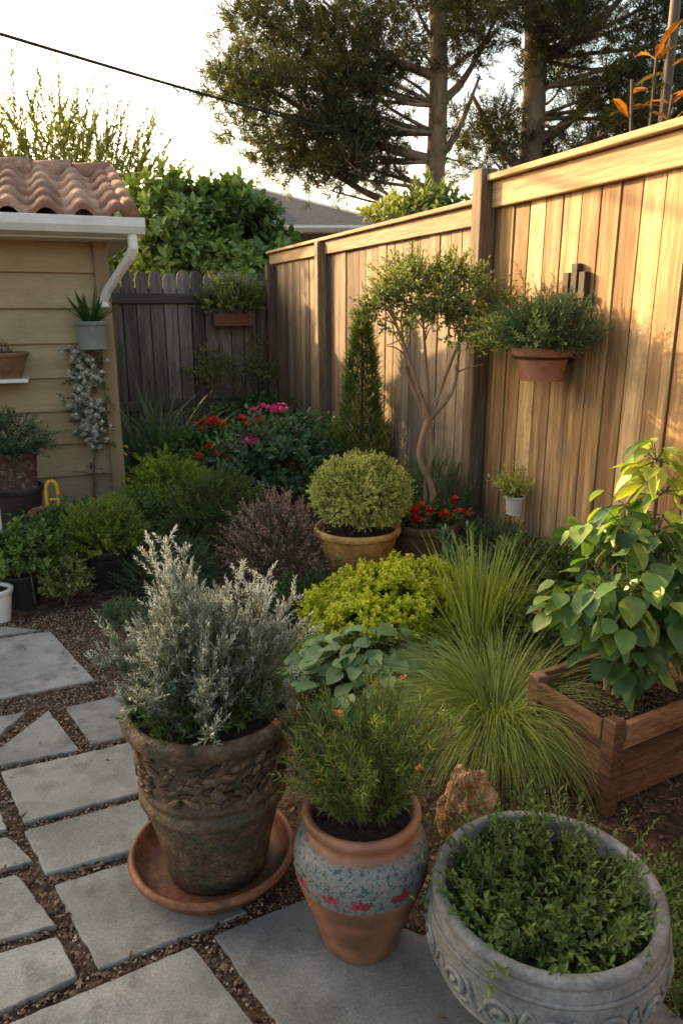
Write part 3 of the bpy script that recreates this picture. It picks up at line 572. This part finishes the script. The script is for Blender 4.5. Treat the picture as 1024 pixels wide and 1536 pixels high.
# painted-pot plant
a=Acc();b=C2+np.array([0,0,.34])
n=105;az=rng.uniform(0,6.28,n);ti=rng.uniform(.05,1.0,n)**.7;P=b+np.c_[np.cos(az)*.035*ti,np.sin(az)*.035*ti,np.zeros(n)]*1.5
D=np.c_[np.cos(az)*ti*.8,np.sin(az)*ti*.8,np.ones(n)];LL=rng.uniform(.18,.32,n)
sprigs(a,P,D,LL,40,.034,.0034,.75,LONG,vb=.5,stem=.0026,tmin=.3)
P2=P+nz(D)*(LL*rng.uniform(.4,.85,n))[:,None]
sprigs(a,P2,D+rng.normal(0,.5,(n,3)),rng.uniform(.07,.13,n),20,.030,.0032,.75,LONG,vb=.6)
az=rng.uniform(0,6.28,30);sprigs(a,b+np.c_[np.cos(az)*.04,np.sin(az)*.04,np.full(30,.02)],np.c_[np.cos(az),np.sin(az),np.full(30,.9)],rng.uniform(.08,.16,30),16,.028,.0038,.8,LONG,vb=.45)
for k in range(7):
    az_=k*.9;tube(a,smoothpath([b+[0,0,-.01],b+[math.cos(az_)*.03,math.sin(az_)*.03,.06],b+[math.cos(az_)*.08,math.sin(az_)*.08,.15]],6),np.linspace(.006,.003,6),5,1)
fp=P+nz(D)*(LL*1.0)[:,None];fp=fp[rng.permutation(n)[:10]];
flowers(a,fp,.0095,2,12,1.)
a.obj('orange_flowering_plant',[G_feather,twigM,F_or])
# bowl herbs
a=Acc();b=C3+np.array([0,0,.262])
n=230;az=rng.uniform(0,6.28,n);rr=.18*np.sqrt(rng.uniform(0,1,n));P=b+np.c_[np.cos(az)*rr,np.sin(az)*rr,np.full(n,-.005)]
D=np.c_[np.cos(az)*rr*3.0,np.sin(az)*rr*3.0,np.full(n,.9)]+rng.normal(0,.35,(n,3));D[:,2]=abs(D[:,2])
sprigs(a,P,D,rng.uniform(.05,.12,n),12,.026,.013,1.1,BROAD,vb=.5,vt=.4)
n=70;az=rng.uniform(0,6.28,n);rr=rng.uniform(.04,.17,n);P=b+np.c_[np.cos(az)*rr,np.sin(az)*rr,np.full(n,0)]
sprigs(a,P,np.c_[np.cos(az)*.6,np.sin(az)*.6,np.ones(n)]+rng.normal(0,.3,(n,3)),rng.uniform(.12,.22,n),16,.021,.008,.9,vb=.62)
a.obj('mint_herbs',[G_mid,stemM])
# drooping grass
a=Acc();c=np.array([1.33,1.96,.0]);n=3600;az=rng.uniform(0,6.28,n);rr=rng.uniform(0,.10,n)
B=c+np.c_[np.cos(az)*rr,np.sin(az)*rr,np.full(n,.02)]
blades(a,B,az+rng.normal(0,.5,n),rng.uniform(.75,1.45,n),rng.uniform(1.2,2.9,n),rng.uniform(.28,.58,n),.0025,9,0,.6,.24)
a.obj('fountain_grass',[G_grass])
# tall grass
a=Acc();c=np.array([1.56,2.46,.0]);n=300;az=rng.uniform(0,6.28,n);rr=rng.uniform(0,.07,n)
B=c+np.c_[np.cos(az)*rr,np.sin(az)*rr,np.full(n,.02)]
blades(a,B,az,rng.uniform(1.2,1.56,n),rng.uniform(0.02,.7,n)**1.3,rng.uniform(.38,.62,n),.011,8,0,.5,.18)
n=40;az=rng.uniform(0,6.28,n);blades(a,np.repeat(c[None],n,0)+np.array([0,0,.05]),az,rng.uniform(.8,1.1,n),rng.uniform(.8,1.6,n),rng.uniform(.4,.5,n),.008,8,0,.6)
a.obj('tall_ornamental_grass',[G_grass])
# lime mound
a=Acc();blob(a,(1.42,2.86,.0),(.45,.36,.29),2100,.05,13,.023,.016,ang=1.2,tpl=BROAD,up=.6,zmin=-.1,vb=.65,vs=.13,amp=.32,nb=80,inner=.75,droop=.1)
fan_stems(a,(1.42,2.86,0),(1.42,2.86,.03),(.36,.3,.26),14,.006)
a.obj('lime_green_mound_shrub',[G_lime,twigM])
# hosta
a=Acc();n=270;az=rng.uniform(0,6.28,n);rr=.37*np.sqrt(rng.uniform(0,1,n));c=np.array([1.05,2.40,.0])
P=c+np.c_[np.cos(az)*rr,np.sin(az)*rr*.75,.29-.42*rr+rng.uniform(-.06,.03,n)];D=np.c_[np.cos(az),np.sin(az),rng.uniform(-.4,.25,n)]
leaves(a,P,D,np.array([[0,0,1.]])+rng.normal(0,.3,(n,3)),rng.uniform(.065,.105,n),rng.uniform(.055,.08,n),OVAL,0,rng.uniform(.2,.95,n))
sticks(a,np.repeat(c[None],n,0)+rng.normal(0,.02,(n,3))*[1,1,0],P,.003,.002,1)
a.obj('hosta_plant',[leafmat('leaf_hosta',[(.04,.08,.03),(.12,.21,.08),(.23,.33,.14)],rough=.45),stemM],smooth_mats=[0])
# ball shrub
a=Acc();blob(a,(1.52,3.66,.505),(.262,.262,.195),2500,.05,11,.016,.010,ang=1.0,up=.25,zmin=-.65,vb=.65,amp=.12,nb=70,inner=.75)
fan_stems(a,(1.5,3.66,.29),(1.5,3.66,.5),(.24,.24,.18),12,.006)
a.obj('clipped_ball_shrub',[G_yel,twigM])
# topiary standard tree
a=Acc();b=C5+np.array([0,0,.25])
tr=smoothpath([b,b+[.03,-.02,.2],b+[-.04,.03,.42],b+[.0,0,.66]],16);tube(a,tr,np.linspace(.022,.016,16),10,2)
tr2=smoothpath([b+[.015,.0,0],b+[-.0,.02,.25],b+[.02,-.01,.45],b+[.0,0,.66]],16);tube(a,tr2,np.linspace(.014,.011,16),8,2)
fk=b+np.array([0,0,.65]);cc=b+np.array([0,0,1.29])
tips=[]
for k,(lx,ly,hz) in enumerate([(-.17,.03,.52),(.15,-.04,.5),(-.05,.1,.62),(.24,.05,.62),(-.26,-.05,.66)]):
    d=Rl*lx+Fw*ly;e_=fk+d+[0,0,hz];md=fk+d*(.75 if k<2 else .4)+[0,0,hz*.38]+rng.normal(0,.012,3)
    ph=smoothpath([fk-[0,0,.02],md,e_],12);tube(a,ph,np.linspace(.016,.005,12),7,2)
    for q in range(7):
        s=ph[rng.integers(7,12)];e2=s+nz(d*2+rng.normal(0,.6,3)+[0,0,.6])*rng.uniform(.12,.24);tube(a,smoothpath([s,(s+e2)/2+rng.normal(0,.01,3),e2],5),np.linspace(.005,.002,5),5,2);tips.append(e2)
    tips.append(e_)
tips=np.array(tips)
for tcl in range(76):
    tp=tips[tcl%len(tips)]
    uu_=unit(1,-.6)[0];p=cc+uu_*np.array([.35,.35,.22])*rng.uniform(.4,1.1)
    p=p*.82+tp*.18
    n=10;D=nz(rng.normal(0,.6,(n,3))+uu_+[0,0,.6]);sprigs(a,p+rng.normal(0,.025,(n,3)),D,rng.uniform(.07,.16,n),11,.03,.014,.9,BROAD,vb=.55+rng.normal(0,.18),vt=.45)
a.obj('standard_topiary_tree',[G_olive,twigM,smoothbark])
a=Acc();blob(a,C5+[-.03,-.04,.28],(.2,.2,.09),150,.07,10,.03,.014,tpl=BROAD,vb=.4,zmin=0)
P=C5+np.c_[rng.uniform(-.22,.16,14),rng.uniform(-.28,-.08,14),rng.uniform(.33,.43,14)];flowers(a,P,.034,2,14,.8)
a.obj('red_geranium',[G_mid,stemM,F_red])
# conical cypress
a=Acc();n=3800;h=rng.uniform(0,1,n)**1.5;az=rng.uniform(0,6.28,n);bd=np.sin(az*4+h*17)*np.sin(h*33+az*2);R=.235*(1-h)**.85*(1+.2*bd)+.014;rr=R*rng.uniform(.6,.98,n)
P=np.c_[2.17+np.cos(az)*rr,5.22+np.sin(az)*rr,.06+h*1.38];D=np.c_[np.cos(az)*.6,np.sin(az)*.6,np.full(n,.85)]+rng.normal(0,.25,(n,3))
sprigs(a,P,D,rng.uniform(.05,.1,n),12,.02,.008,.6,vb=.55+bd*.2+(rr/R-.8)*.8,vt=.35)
tube(a,[(2.17,5.22,0),(2.17,5.22,1.3)],[.025,.006],8,1)
a.obj('conical_cypress',[leafmat('leaf_cypress',[(.02,.045,.012),(.1,.165,.03),(.25,.33,.06)]),twigM])
# fence pot plants
a=Acc();b=C6+np.array([0,0,.15])
blob(a,b+[-.02,-.02,.04],(.19,.3,.18),440,.11,18,.022,.007,up=.5,zmin=-.2,vb=.5,amp=.35)
n=110;yy=rng.uniform(-.3,.12,n);P=b+np.c_[rng.normal(-.03,.05,n),yy*.5,rng.uniform(0,.05,n)]
sprigs(a,P,np.c_[rng.normal(-.3,.3,n),yy*3,rng.uniform(.1,.6,n)],rng.uniform(.14,.28,n),22,.02,.007,.8,vb=.55,droop=.3)
n=240;P=b+np.c_[rng.normal(-.06,.06,n),rng.uniform(.0,.24,n),rng.uniform(0,.1,n)];sprigs(a,P,np.c_[rng.normal(-.3,.3,n),rng.uniform(.2,1.4,n),rng.uniform(0,.7,n)],rng.uniform(.12,.24,n),16,.028,.010,.8,vb=.7,droop=.3,mat=2)
n=26;P=b+np.c_[rng.normal(-.02,.04,n),rng.uniform(-.1,.15,n),np.full(n,.05)];sprigs(a,P,np.c_[rng.normal(-.1,.2,n),rng.normal(0,.25,n),np.ones(n)],rng.uniform(.12,.2,n),20,.014,.005,.7,vb=.5)
a.obj('trailing_herb_plant',[G_blue,stemM,G_yel])
a=Acc();b=np.array([2.325,3.37,.48]);n=40;D=rng.normal(0,.5,(n,3));D[:,2]=abs(D[:,2])+.6;D[:,0]-=.2
sprigs(a,np.repeat(b[None],n,0)+rng.normal(0,.015,(n,3)),D,rng.uniform(.1,.2,n),12,.04,.012,.8,LONG,vb=.6);a.obj('small_succulent',[G_yel,stemM])
# big-leaf tree in planter
a=Acc();cb=BO+bu*.27+bw*.2+Zv*.26
tips=[]
for k,(dx,dy,hh) in enumerate([(-.15,.02,.40),(.05,-.06,.5),(.02,.1,.62),(.17,.0,.46),(-.08,-.08,.36),(.2,.12,.56),(.1,-.12,.40)]):
    s=cb+np.array([rng.normal(0,.04),rng.normal(0,.03),0]);e_=cb+np.array([dx,dy,hh]);ph=smoothpath([s,s+[dx*.3+rng.normal(0,.03),dy*.3,hh*.35],e_],12);tube(a,ph,np.linspace(.013,.006,12),8,2)
    tips.append(e_);tips.append(ph[9]);tips.append(ph[7])
tips=np.array(tips)
def leafwhorls(a,c,n,L,W,v,spread=.1,down=.25,tpl=OVAL,mat=0):
    az=rng.uniform(0,6.28,n);D=np.c_[np.cos(az),np.sin(az),rng.uniform(-.9,.4,n)];P=c+nz(D)*spread*rng.uniform(.4,1.1,n)[:,None]+np.c_[np.zeros((n,2)),rng.uniform(-.06,.06,n)]
    sticks(a,np.repeat(np.asarray(c)[None],n,0),P,.002,.0015,1)
    D2=D.copy();D2[:,2]-=down;leaves(a,P,D2,np.array([[0,0,1.]])+D*.5+rng.normal(0,.3,(n,3)),L*rng.uniform(.55,1.25,n),W*rng.uniform(.6,1.15,n),tpl,mat,np.clip(v+rng.normal(0,.17,n),0,1))
for tp in tips: leafwhorls(a,tp,15,.088,.068,.42+ (tp[2]-.7)*.5,.09,.4)
top=cb+np.array([.05,.02,.78])
tube(a,smoothpath([tips[6],tips[6]*.4+top*.6,top],6),.006,6,2)
leafwhorls(a,top,28,.095,.048,.8,.05,.15);leafwhorls(a,top+[.03,-.02,-.1],18,.09,.055,.65,.08,.3)
for q in range(22):
    uu=unit(1,-.4)[0];leafwhorls(a,cb+np.array([.03,.0,.40])+uu*np.array([.26,.2,.19]),10,.085,.066,.48,.07,.4)
a.obj('broad_leaf_shrub',[G_big,stemM,smoothbark],smooth_mats=[0])
# bed shrubs
def shrub(name,c,R,n,Ls,m,L,W,mats,**k):
    a=Acc();blob(a,(c[0],c[1],c[2]),R,n,Ls,m,L,W,**k);fan_stems(a,(c[0],c[1],0),c,R,8,.006);return a.obj(name,mats)
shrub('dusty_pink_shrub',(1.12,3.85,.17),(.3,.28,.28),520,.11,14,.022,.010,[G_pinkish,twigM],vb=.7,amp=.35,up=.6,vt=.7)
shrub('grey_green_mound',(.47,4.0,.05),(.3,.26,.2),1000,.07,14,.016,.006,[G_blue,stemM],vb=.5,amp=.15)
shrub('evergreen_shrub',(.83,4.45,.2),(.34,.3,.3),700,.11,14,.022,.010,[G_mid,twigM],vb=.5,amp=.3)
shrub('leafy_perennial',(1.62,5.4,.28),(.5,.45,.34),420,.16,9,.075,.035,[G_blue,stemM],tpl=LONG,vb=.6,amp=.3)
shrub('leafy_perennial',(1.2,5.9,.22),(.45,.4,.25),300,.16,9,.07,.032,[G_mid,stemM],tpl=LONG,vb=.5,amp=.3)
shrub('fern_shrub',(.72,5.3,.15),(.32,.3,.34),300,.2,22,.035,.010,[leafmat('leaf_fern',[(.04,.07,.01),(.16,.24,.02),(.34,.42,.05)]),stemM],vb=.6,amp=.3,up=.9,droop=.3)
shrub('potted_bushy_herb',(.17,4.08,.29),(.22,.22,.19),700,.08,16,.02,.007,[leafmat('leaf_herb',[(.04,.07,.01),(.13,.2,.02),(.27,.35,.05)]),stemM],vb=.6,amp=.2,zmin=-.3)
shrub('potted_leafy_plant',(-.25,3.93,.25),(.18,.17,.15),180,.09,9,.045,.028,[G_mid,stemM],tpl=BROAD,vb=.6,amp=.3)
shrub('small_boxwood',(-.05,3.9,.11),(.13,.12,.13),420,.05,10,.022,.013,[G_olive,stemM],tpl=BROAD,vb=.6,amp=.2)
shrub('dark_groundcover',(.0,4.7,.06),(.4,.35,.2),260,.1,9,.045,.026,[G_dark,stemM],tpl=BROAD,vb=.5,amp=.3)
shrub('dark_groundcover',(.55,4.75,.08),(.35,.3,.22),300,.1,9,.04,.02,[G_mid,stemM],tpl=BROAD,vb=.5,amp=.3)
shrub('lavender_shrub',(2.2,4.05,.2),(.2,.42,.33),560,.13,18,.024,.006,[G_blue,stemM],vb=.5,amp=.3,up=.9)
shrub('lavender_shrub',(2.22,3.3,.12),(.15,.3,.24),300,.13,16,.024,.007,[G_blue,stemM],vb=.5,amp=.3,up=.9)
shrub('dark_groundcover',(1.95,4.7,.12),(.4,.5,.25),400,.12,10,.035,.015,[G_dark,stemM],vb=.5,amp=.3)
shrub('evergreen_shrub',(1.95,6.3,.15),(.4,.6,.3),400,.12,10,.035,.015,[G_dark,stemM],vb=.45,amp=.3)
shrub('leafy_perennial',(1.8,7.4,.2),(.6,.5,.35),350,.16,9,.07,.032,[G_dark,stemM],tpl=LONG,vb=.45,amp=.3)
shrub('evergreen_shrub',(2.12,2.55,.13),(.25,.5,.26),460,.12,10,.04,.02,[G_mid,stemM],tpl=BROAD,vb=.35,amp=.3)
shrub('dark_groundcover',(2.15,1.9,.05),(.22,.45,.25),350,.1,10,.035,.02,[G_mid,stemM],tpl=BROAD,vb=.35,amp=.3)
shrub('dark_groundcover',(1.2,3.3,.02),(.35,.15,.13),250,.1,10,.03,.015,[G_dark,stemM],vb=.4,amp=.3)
shrub('patio_wildflower',(.2,3.52,.02),(.13,.11,.07),120,.06,10,.022,.007,[G_blue,stemM],vb=.8,amp=.3)
a=Acc();n=26;c=np.array([1.93,3.1,0]);az=rng.uniform(0,6.28,n);D=np.c_[np.cos(az)*.6,np.sin(az)*.6,np.ones(n)];sprigs(a,c+rng.normal(0,.06,(n,3))*[1,1,0],D,rng.uniform(.26,.46,n),14,.10,.026,1.0,LONG,vb=.5,stem=.003)
a.obj('lily_plant',[leafmat('leaf_lily',[(.04,.08,.045),(.12,.21,.11),(.22,.32,.17)]),stemM])
a=Acc();n=150;c=np.array([.78,6.5,0]);az=rng.uniform(0,6.28,n);B=c+np.c_[rng.normal(0,.12,n),rng.normal(0,.1,n),np.zeros(n)]
blades(a,B,az,rng.uniform(.9,1.5,n),rng.uniform(.3,1.6,n),rng.uniform(.6,1.05,n),.035,9,0,.55,.15);a.obj('strap_leaf_agapanthus',[G_blue])
a=Acc();
for (x0,y0,z0,mt,kk) in [(1.2,6.0,.57,2,15),(1.66,5.9,.69,3,14),(1.33,5.4,.50,3,13),(1.5,5.7,.62,2,6),(1.12,5.5,.42,2,6)]:
    P=np.array([x0,y0,z0])+rng.normal(0,1,(kk,3))*[.075,.06,.026];flowers(a,P,.048,mt,12,.6)
    sticks(a,P-[0,0,.02],np.repeat(np.array([[x0,y0,.05]]),kk,0)+rng.normal(0,.03,(kk,3)),.003,.003,1)
blob(a,(1.35,5.75,.25),(.35,.35,.22),160,.12,9,.05,.025,tpl=BROAD,vb=.5)
a.obj('pink_and_red_geraniums',[G_mid,stemM,F_red,F_pink])
a=Acc();blob(a,(1.75,2.3,.16),(.2,.2,.18),160,.12,9,.045,.02,tpl=LONG,vb=.5);flowers(a,np.array([[1.66,2.2,.36],[1.72,2.16,.40],[1.85,2.1,.38]]),.024,2,8,.8);a.obj('orange_lantana',[G_mid,stemM,F_or])
# sprouts around bowl
a=Acc()
for (x0,y0,kk,hh) in [(1.10,1.40,34,.2),(1.2,1.32,26,.17),(1.0,1.42,16,.2),(1.28,1.12,44,.1),(1.25,.95,30,.08),(1.42,1.2,30,.08),(1.45,1.05,30,.09),(1.6,1.25,24,.09),(1.18,1.62,16,.14)]:
    P=np.array([x0,y0,0])+np.c_[rng.normal(0,.05,(kk,2)),np.zeros(kk)];D=rng.normal(0,.4,(kk,3));D[:,2]=1
    sprigs(a,P,D,hh*rng.uniform(.6,1.3,kk),12,.024,.010,1.,BROAD,vb=.6)
a.obj('ground_cover_plants',[G_mid,stemM])
a=Acc();n=22;az=rng.uniform(0,6.28,n);B=np.array(C7)+np.c_[np.cos(az)*.02,np.sin(az)*.02,np.full(n,.17)]
blades(a,B,az,rng.uniform(.5,1.4,n),rng.uniform(-.2,.5,n),rng.uniform(.18,.3,n),.045,7,0,.6);a.obj('agave_succulent',[G_dark])
a=Acc();n=26;D=rng.normal(0,.5,(n,3));D[:,2]=1;sprigs(a,np.array([[-.3,5.83,1.16]])+rng.normal(0,.03,(n,3)),D,rng.uniform(.06,.14,n),8,.02,.008,.8,vb=.3);a.obj('small_bowl_plant',[G_pinkish,twigM])
a=Acc();blob(a,(-.30,5.45,.6),(.24,.2,.2),160,.14,12,.035,.012,tpl=LONG,vb=.5,droop=.3);n=46;az=rng.uniform(0,6.28,n);sprigs(a,np.array([[-.30,5.45,.55]])+np.c_[np.cos(az),np.sin(az),0*az]*.1,np.c_[np.cos(az),np.sin(az),np.full(n,.9)],rng.uniform(.2,.38,n),16,.03,.01,.8,vb=.6,droop=.35);a.obj('trailing_fern',[G_blue,stemM])
# white-flowering vine on the wall
a=Acc();ph=smoothpath([(.2,5.93,0),(.22,5.9,.3),(.27,5.93,.6),(.22,5.92,.85),(.27,5.93,1.2)],24);tube(a,ph,np.linspace(.012,.005,24),6,1)
for q in range(300):
    t_=rng.uniform(10,23.9);p=ph[int(t_)]+rng.normal(0,1,3)*[.06,.02,.03]+[-.03,0,0];leafy=rng.random()<.25
    if leafy: sprigs(a,np.repeat(p[None],3,0),rng.normal(0,1,(3,3))*[1,.4,1]+[0,-.5,0],.07,7,.03,.015,.9,BROAD,vb=.6)
    else: flowers(a,p[None]+[0,-.05,0],.034,2,10,1.)
P=np.array([ph[rng.integers(3,12)] for _ in range(14)])+rng.normal(0,.03,(14,3));sprigs(a,P,rng.normal(0,1,(14,3))*[1,.4,.6],.12,7,.03,.015,.9,BROAD,vb=.5)
a.obj('white_flowering_vine',[G_blue,twigM,F_white])
a=Acc();blob(a,(1.9,8.22,1.53),(.36,.2,.24),380,.14,12,.034,.016,tpl=BROAD,vb=.6,amp=.3,up=.6,zmin=-.4)
a.obj('trough_plant',[G_olive,stemM])
a=Acc();base=np.array([2.1,8.3,0]);
for k in range(9):
    e_=np.array([1.42+k*.12,8.26,rng.uniform(.7,1.05)]);ph=smoothpath([base,base+[-.1+.02*k,-.03,.4],e_],12);tube(a,ph,np.linspace(.012,.004,12),5,1)
    n=22;sprigs(a,e_+rng.normal(0,1,(n,3))*[.12,.05,.08],rng.normal(0,1,(n,3))*[1,.3,.5]+[0,-.3,.2],rng.uniform(.1,.22,n),12,.035,.016,.9,BROAD,vb=.75)
a.obj('espaliered_vine',[G_olive,twigM])
# ------------------------------------------------------------------ BACKGROUND TREES
a=Acc();c=np.array([1.95,10.4,1.97]);blob(a,c,(1.1,1.05,1.15),1000,.30,12,.19,.095,ang=1.0,tpl=LONG,up=.3,zmin=-.7,vb=.6,amp=.22,nb=40,inner=.6,stem=.004,droop=.25)
blob(a,c+[1.0,-.3,-.6],(.65,.55,.42),220,.26,12,.15,.08,tpl=LONG,vb=.45,stem=.004,droop=.2)
fan_stems(a,(2.0,10.4,0),c,(1.1,1,1.1),16,.04,spread=.1);a.obj('large_leafy_bush',[leafmat('leaf_bush',[(.025,.05,.015),(.10,.16,.04),(.26,.35,.09)]),twigM])
a=Acc();blob(a,(3.6,7.2,2.22),(.5,.5,.42),240,.22,11,.10,.055,tpl=BROAD,vb=.6,stem=.004,zmin=-.6,amp=.4);fan_stems(a,(3.6,7.2,0),(3.6,7.2,2.2),(.45,.45,.4),8,.02);a.obj('leafy_tree',[G_olive,twigM])
def pine(name,lat,fwd,h,r,ells,seed,lean=.2):
    a=Acc();b=site(lat,fwd,0);tp=site(lat+lean,fwd,h);ph=smoothpath([b,b*.5+tp*.5+rng.normal(0,.12,3),tp],20);tube(a,ph,np.linspace(r,r*.55,20),14,1)
    for (l,f,z,rl,rf,rz,nc) in ells:
        for k in range(nc):
            uu=unit(1)[0]*rng.uniform(.25,1)**.5;c=site(l+uu[0]*rl,f+uu[1]*rf,z+uu[2]*rz)
            n=22;cr=rng.uniform(.32,.6);q=unit(n,-.6);P=c+q*np.array([cr,cr,cr*.7])*rng.uniform(.3,1,(n,1));D=nz(q+[0,0,.3]+rng.normal(0,.45,(n,3)))
            sprigs(a,P,D,rng.uniform(.16,.30,n),18,.14,.018,.9,SIMPLE,vb=.45+rng.normal(0,.15)+q[:,2]*.18,stem=.006,vt=.35)
            if k%7==0:
                zt=np.clip(z-.5+uu[2]*.5*rz,1.5,h*.9);i=int(zt/h*19);s=ph[min(i,18)];mid=(s+c)/2+np.array([0,0,-.15])+rng.normal(0,.15,3)
                tube(a,smoothpath([s,mid,c],9),np.linspace(.04,.012,9),5,1)
    return a,ph
pa,ph=pine('',1.30,14,8.2,.21,[(-.75,13.8,5.0,1.45,1.2,1.65,98),(.1,13.8,3.95,.95,1.,.75,38),(1.2,14,5.9,1.7,1.4,1.1,56),(1.6,14,7.4,2.3,1.8,1.0,40)],1)
for e_ in [(-1.6,13.6,5.2),(-.9,14,4.3),(-.3,13.8,6.3),(2.3,13.8,5.2),(2.6,14.2,6.2)]:
    q=site(*e_);s=ph[int(np.clip((e_[2]-1.1)/8.2*19,6,17))];tube(pa,smoothpath([s,(s+q)/2+[0,0,-.2],q],10),np.linspace(.09,.02,10),7,1)
pa.obj('pine_tree',[G_pine,barkM],smooth_mats=[1])
pb,ph=pine('',3.2,14,8.6,.26,[(4.3,13.5,5.9,1.5,1.4,1.5,66),(5.2,13.3,4.6,1.5,1.3,.95,60),(2.6,14.2,4.2,.9,.8,.5,18),(3.4,14.8,7.3,2.4,1.5,1.1,44),(6.6,13.5,5.8,1.5,1.4,1.9,50),(4.7,14.5,3.6,1.6,.8,.7,42)],2,-.15)
for e_ in [(4.5,13.6,5.4),(5.4,13.4,4.5),(2.2,14,5.0),(4.8,13.8,6.6)]:
    q=site(*e_);s=ph[int(np.clip((e_[2]-1.1)/8.6*19,6,17))];tube(pb,smoothpath([s,(s+q)/2+[0,0,-.2],q],10),np.linspace(.12,.03,10),7,1)
pb.obj('pine_tree',[G_pine,barkM],smooth_mats=[1])
# airy tree on the left
a=Acc();b=site(-4.9,13.5,0);tube(a,smoothpath([b,b+[.1,0,1.5],b+[0,.1,3]],8),np.linspace(.12,.07,8),8,1)
n=680;az=rng.uniform(0,6.28,n);rr=1.75*np.sqrt(rng.uniform(0,1,n));P=b+np.c_[np.cos(az)*rr,np.sin(az)*rr,1.6+rng.uniform(0,1,n)*(3.2-rr*.75)];D=np.c_[np.cos(az)*rr*.35,np.sin(az)*rr*.35,np.ones(n)]+rng.normal(0,.35,(n,3))
sprigs(a,P,D,rng.uniform(.5,1.2,n),38,.12,.045,.8,vb=.45,stem=.009,vt=.2)
for k in range(14):
    i=rng.integers(0,n);tube(a,smoothpath([b+[0,0,1.6],(b+P[i])/2+[0,0,1.0],P[i]],7),np.linspace(.05,.012,7),5,1)
a.obj('airy_willow_tree',[G_light,twigM])
a=Acc()
for (l,f,z,R) in [(-4.2,12.5,1.9,1.1),(-3.2,12.8,1.6,.9),(-6.5,12.5,1.8,1.2)]:
    c=site(l,f,z);blob(a,c,(R,R*.9,R),420,.3,12,.09,.045,tpl=SIMPLE,vb=.4,stem=.004,zmin=-.6);fan_stems(a,(c[0],c[1],0),c,(R*.7,R*.7,R*.7),6,.03)
a.obj('hedge',[G_mid,twigM])
a=Acc();tube(a,[(3.02,3.3,0),(3.02,3.3,4.2)],.025,8);a.obj('metal_pole',[surf('rusty_pole',[(.06,.04,.03),(.12,.08,.06)],10,.6,.2)],smooth=True)
a=Acc()
for (dx,dy,hh) in [(-.05,.12,2.62),(.03,.05,2.75),(.0,-.12,2.5),(.08,-.2,2.68)]:
    e_=np.array([2.95+dx,3.3+dy,hh]);ph=smoothpath([(2.95,3.3,0),(2.95+dx*.4,3.3+dy*.4,1.6),e_],10);tube(a,ph,.008,6,1)
    n=6;az=rng.uniform(0,6.28,n);leaves(a,np.repeat(e_[None],n,0)-np.c_[np.zeros((n,2)),rng.uniform(0,.22,n)],np.c_[np.cos(az),np.sin(az),rng.uniform(.1,1,n)],np.array([[0,0,1.]])+rng.normal(0,.3,(n,3)),rng.uniform(.1,.2,n),.045,LONG,0,rng.uniform(.0,.9,n))
a.obj('bird_of_paradise_plant',[leafmat('leaf_rust',[(.06,.08,.03),(.3,.1,.025),(.6,.22,.05)]),twigM])
p0=np.array([-2.0,6.9,3.86]);p1=np.array([8.5,14.6,4.35]);s=np.linspace(0,1,40)
P=p0+(p1-p0)*s[:,None];P[:,2]-=.35*4*s*(1-s)*.25
a=Acc();tube(a,P,.017,8);a.obj('overhead_cable',[blackM],smooth=True)
# ------------------------------------------------------------------ light / world / camera
el=math.radians(18);az=math.radians(-30)
sd=np.array([math.sin(az)*math.cos(el),math.cos(az)*math.cos(el),math.sin(el)])
l=bpy.data.lights.new('sun','SUN');l.energy=12;l.angle=math.radians(.6);l.color=(1,.69,.36);lo=bpy.data.objects.new('sun',l);S.collection.objects.link(lo)
lo.rotation_euler=Vector(-sd).to_track_quat('-Z','Y').to_euler()
W=bpy.data.worlds.new('World');S.world=W;W.use_nodes=True;nt=W.node_tree;bg=nt.nodes['Background']
sk=nt.nodes.new('ShaderNodeTexSky');sk.sky_type='NISHITA';sk.sun_disc=False;sk.sun_elevation=el;sk.sun_rotation=az;sk.air_density=1.;sk.dust_density=4.;sk.ozone_density=.6
mu=nt.nodes.new('ShaderNodeMix');mu.data_type='RGBA';mu.blend_type='MULTIPLY';mu.inputs[0].default_value=1;mu.inputs[7].default_value=(1.1,1.,.83,1)
nt.links.new(sk.outputs[0],mu.inputs[6]);nt.links.new(mu.outputs[2],bg.inputs[0]);bg.inputs[1].default_value=.5
cam=bpy.data.cameras.new('camera');cam.sensor_fit='VERTICAL';cam.sensor_height=36;cam.lens=25.99;cam.clip_end=1000;cam.clip_start=.05
cam.dof.use_dof=True;cam.dof.focus_distance=2.2;cam.dof.aperture_fstop=7.1
co=bpy.data.objects.new('camera',cam);S.collection.objects.link(co);co.location=(0,0,1.5);co.rotation_euler=(math.radians(74.5),0,math.radians(-21));S.camera=co
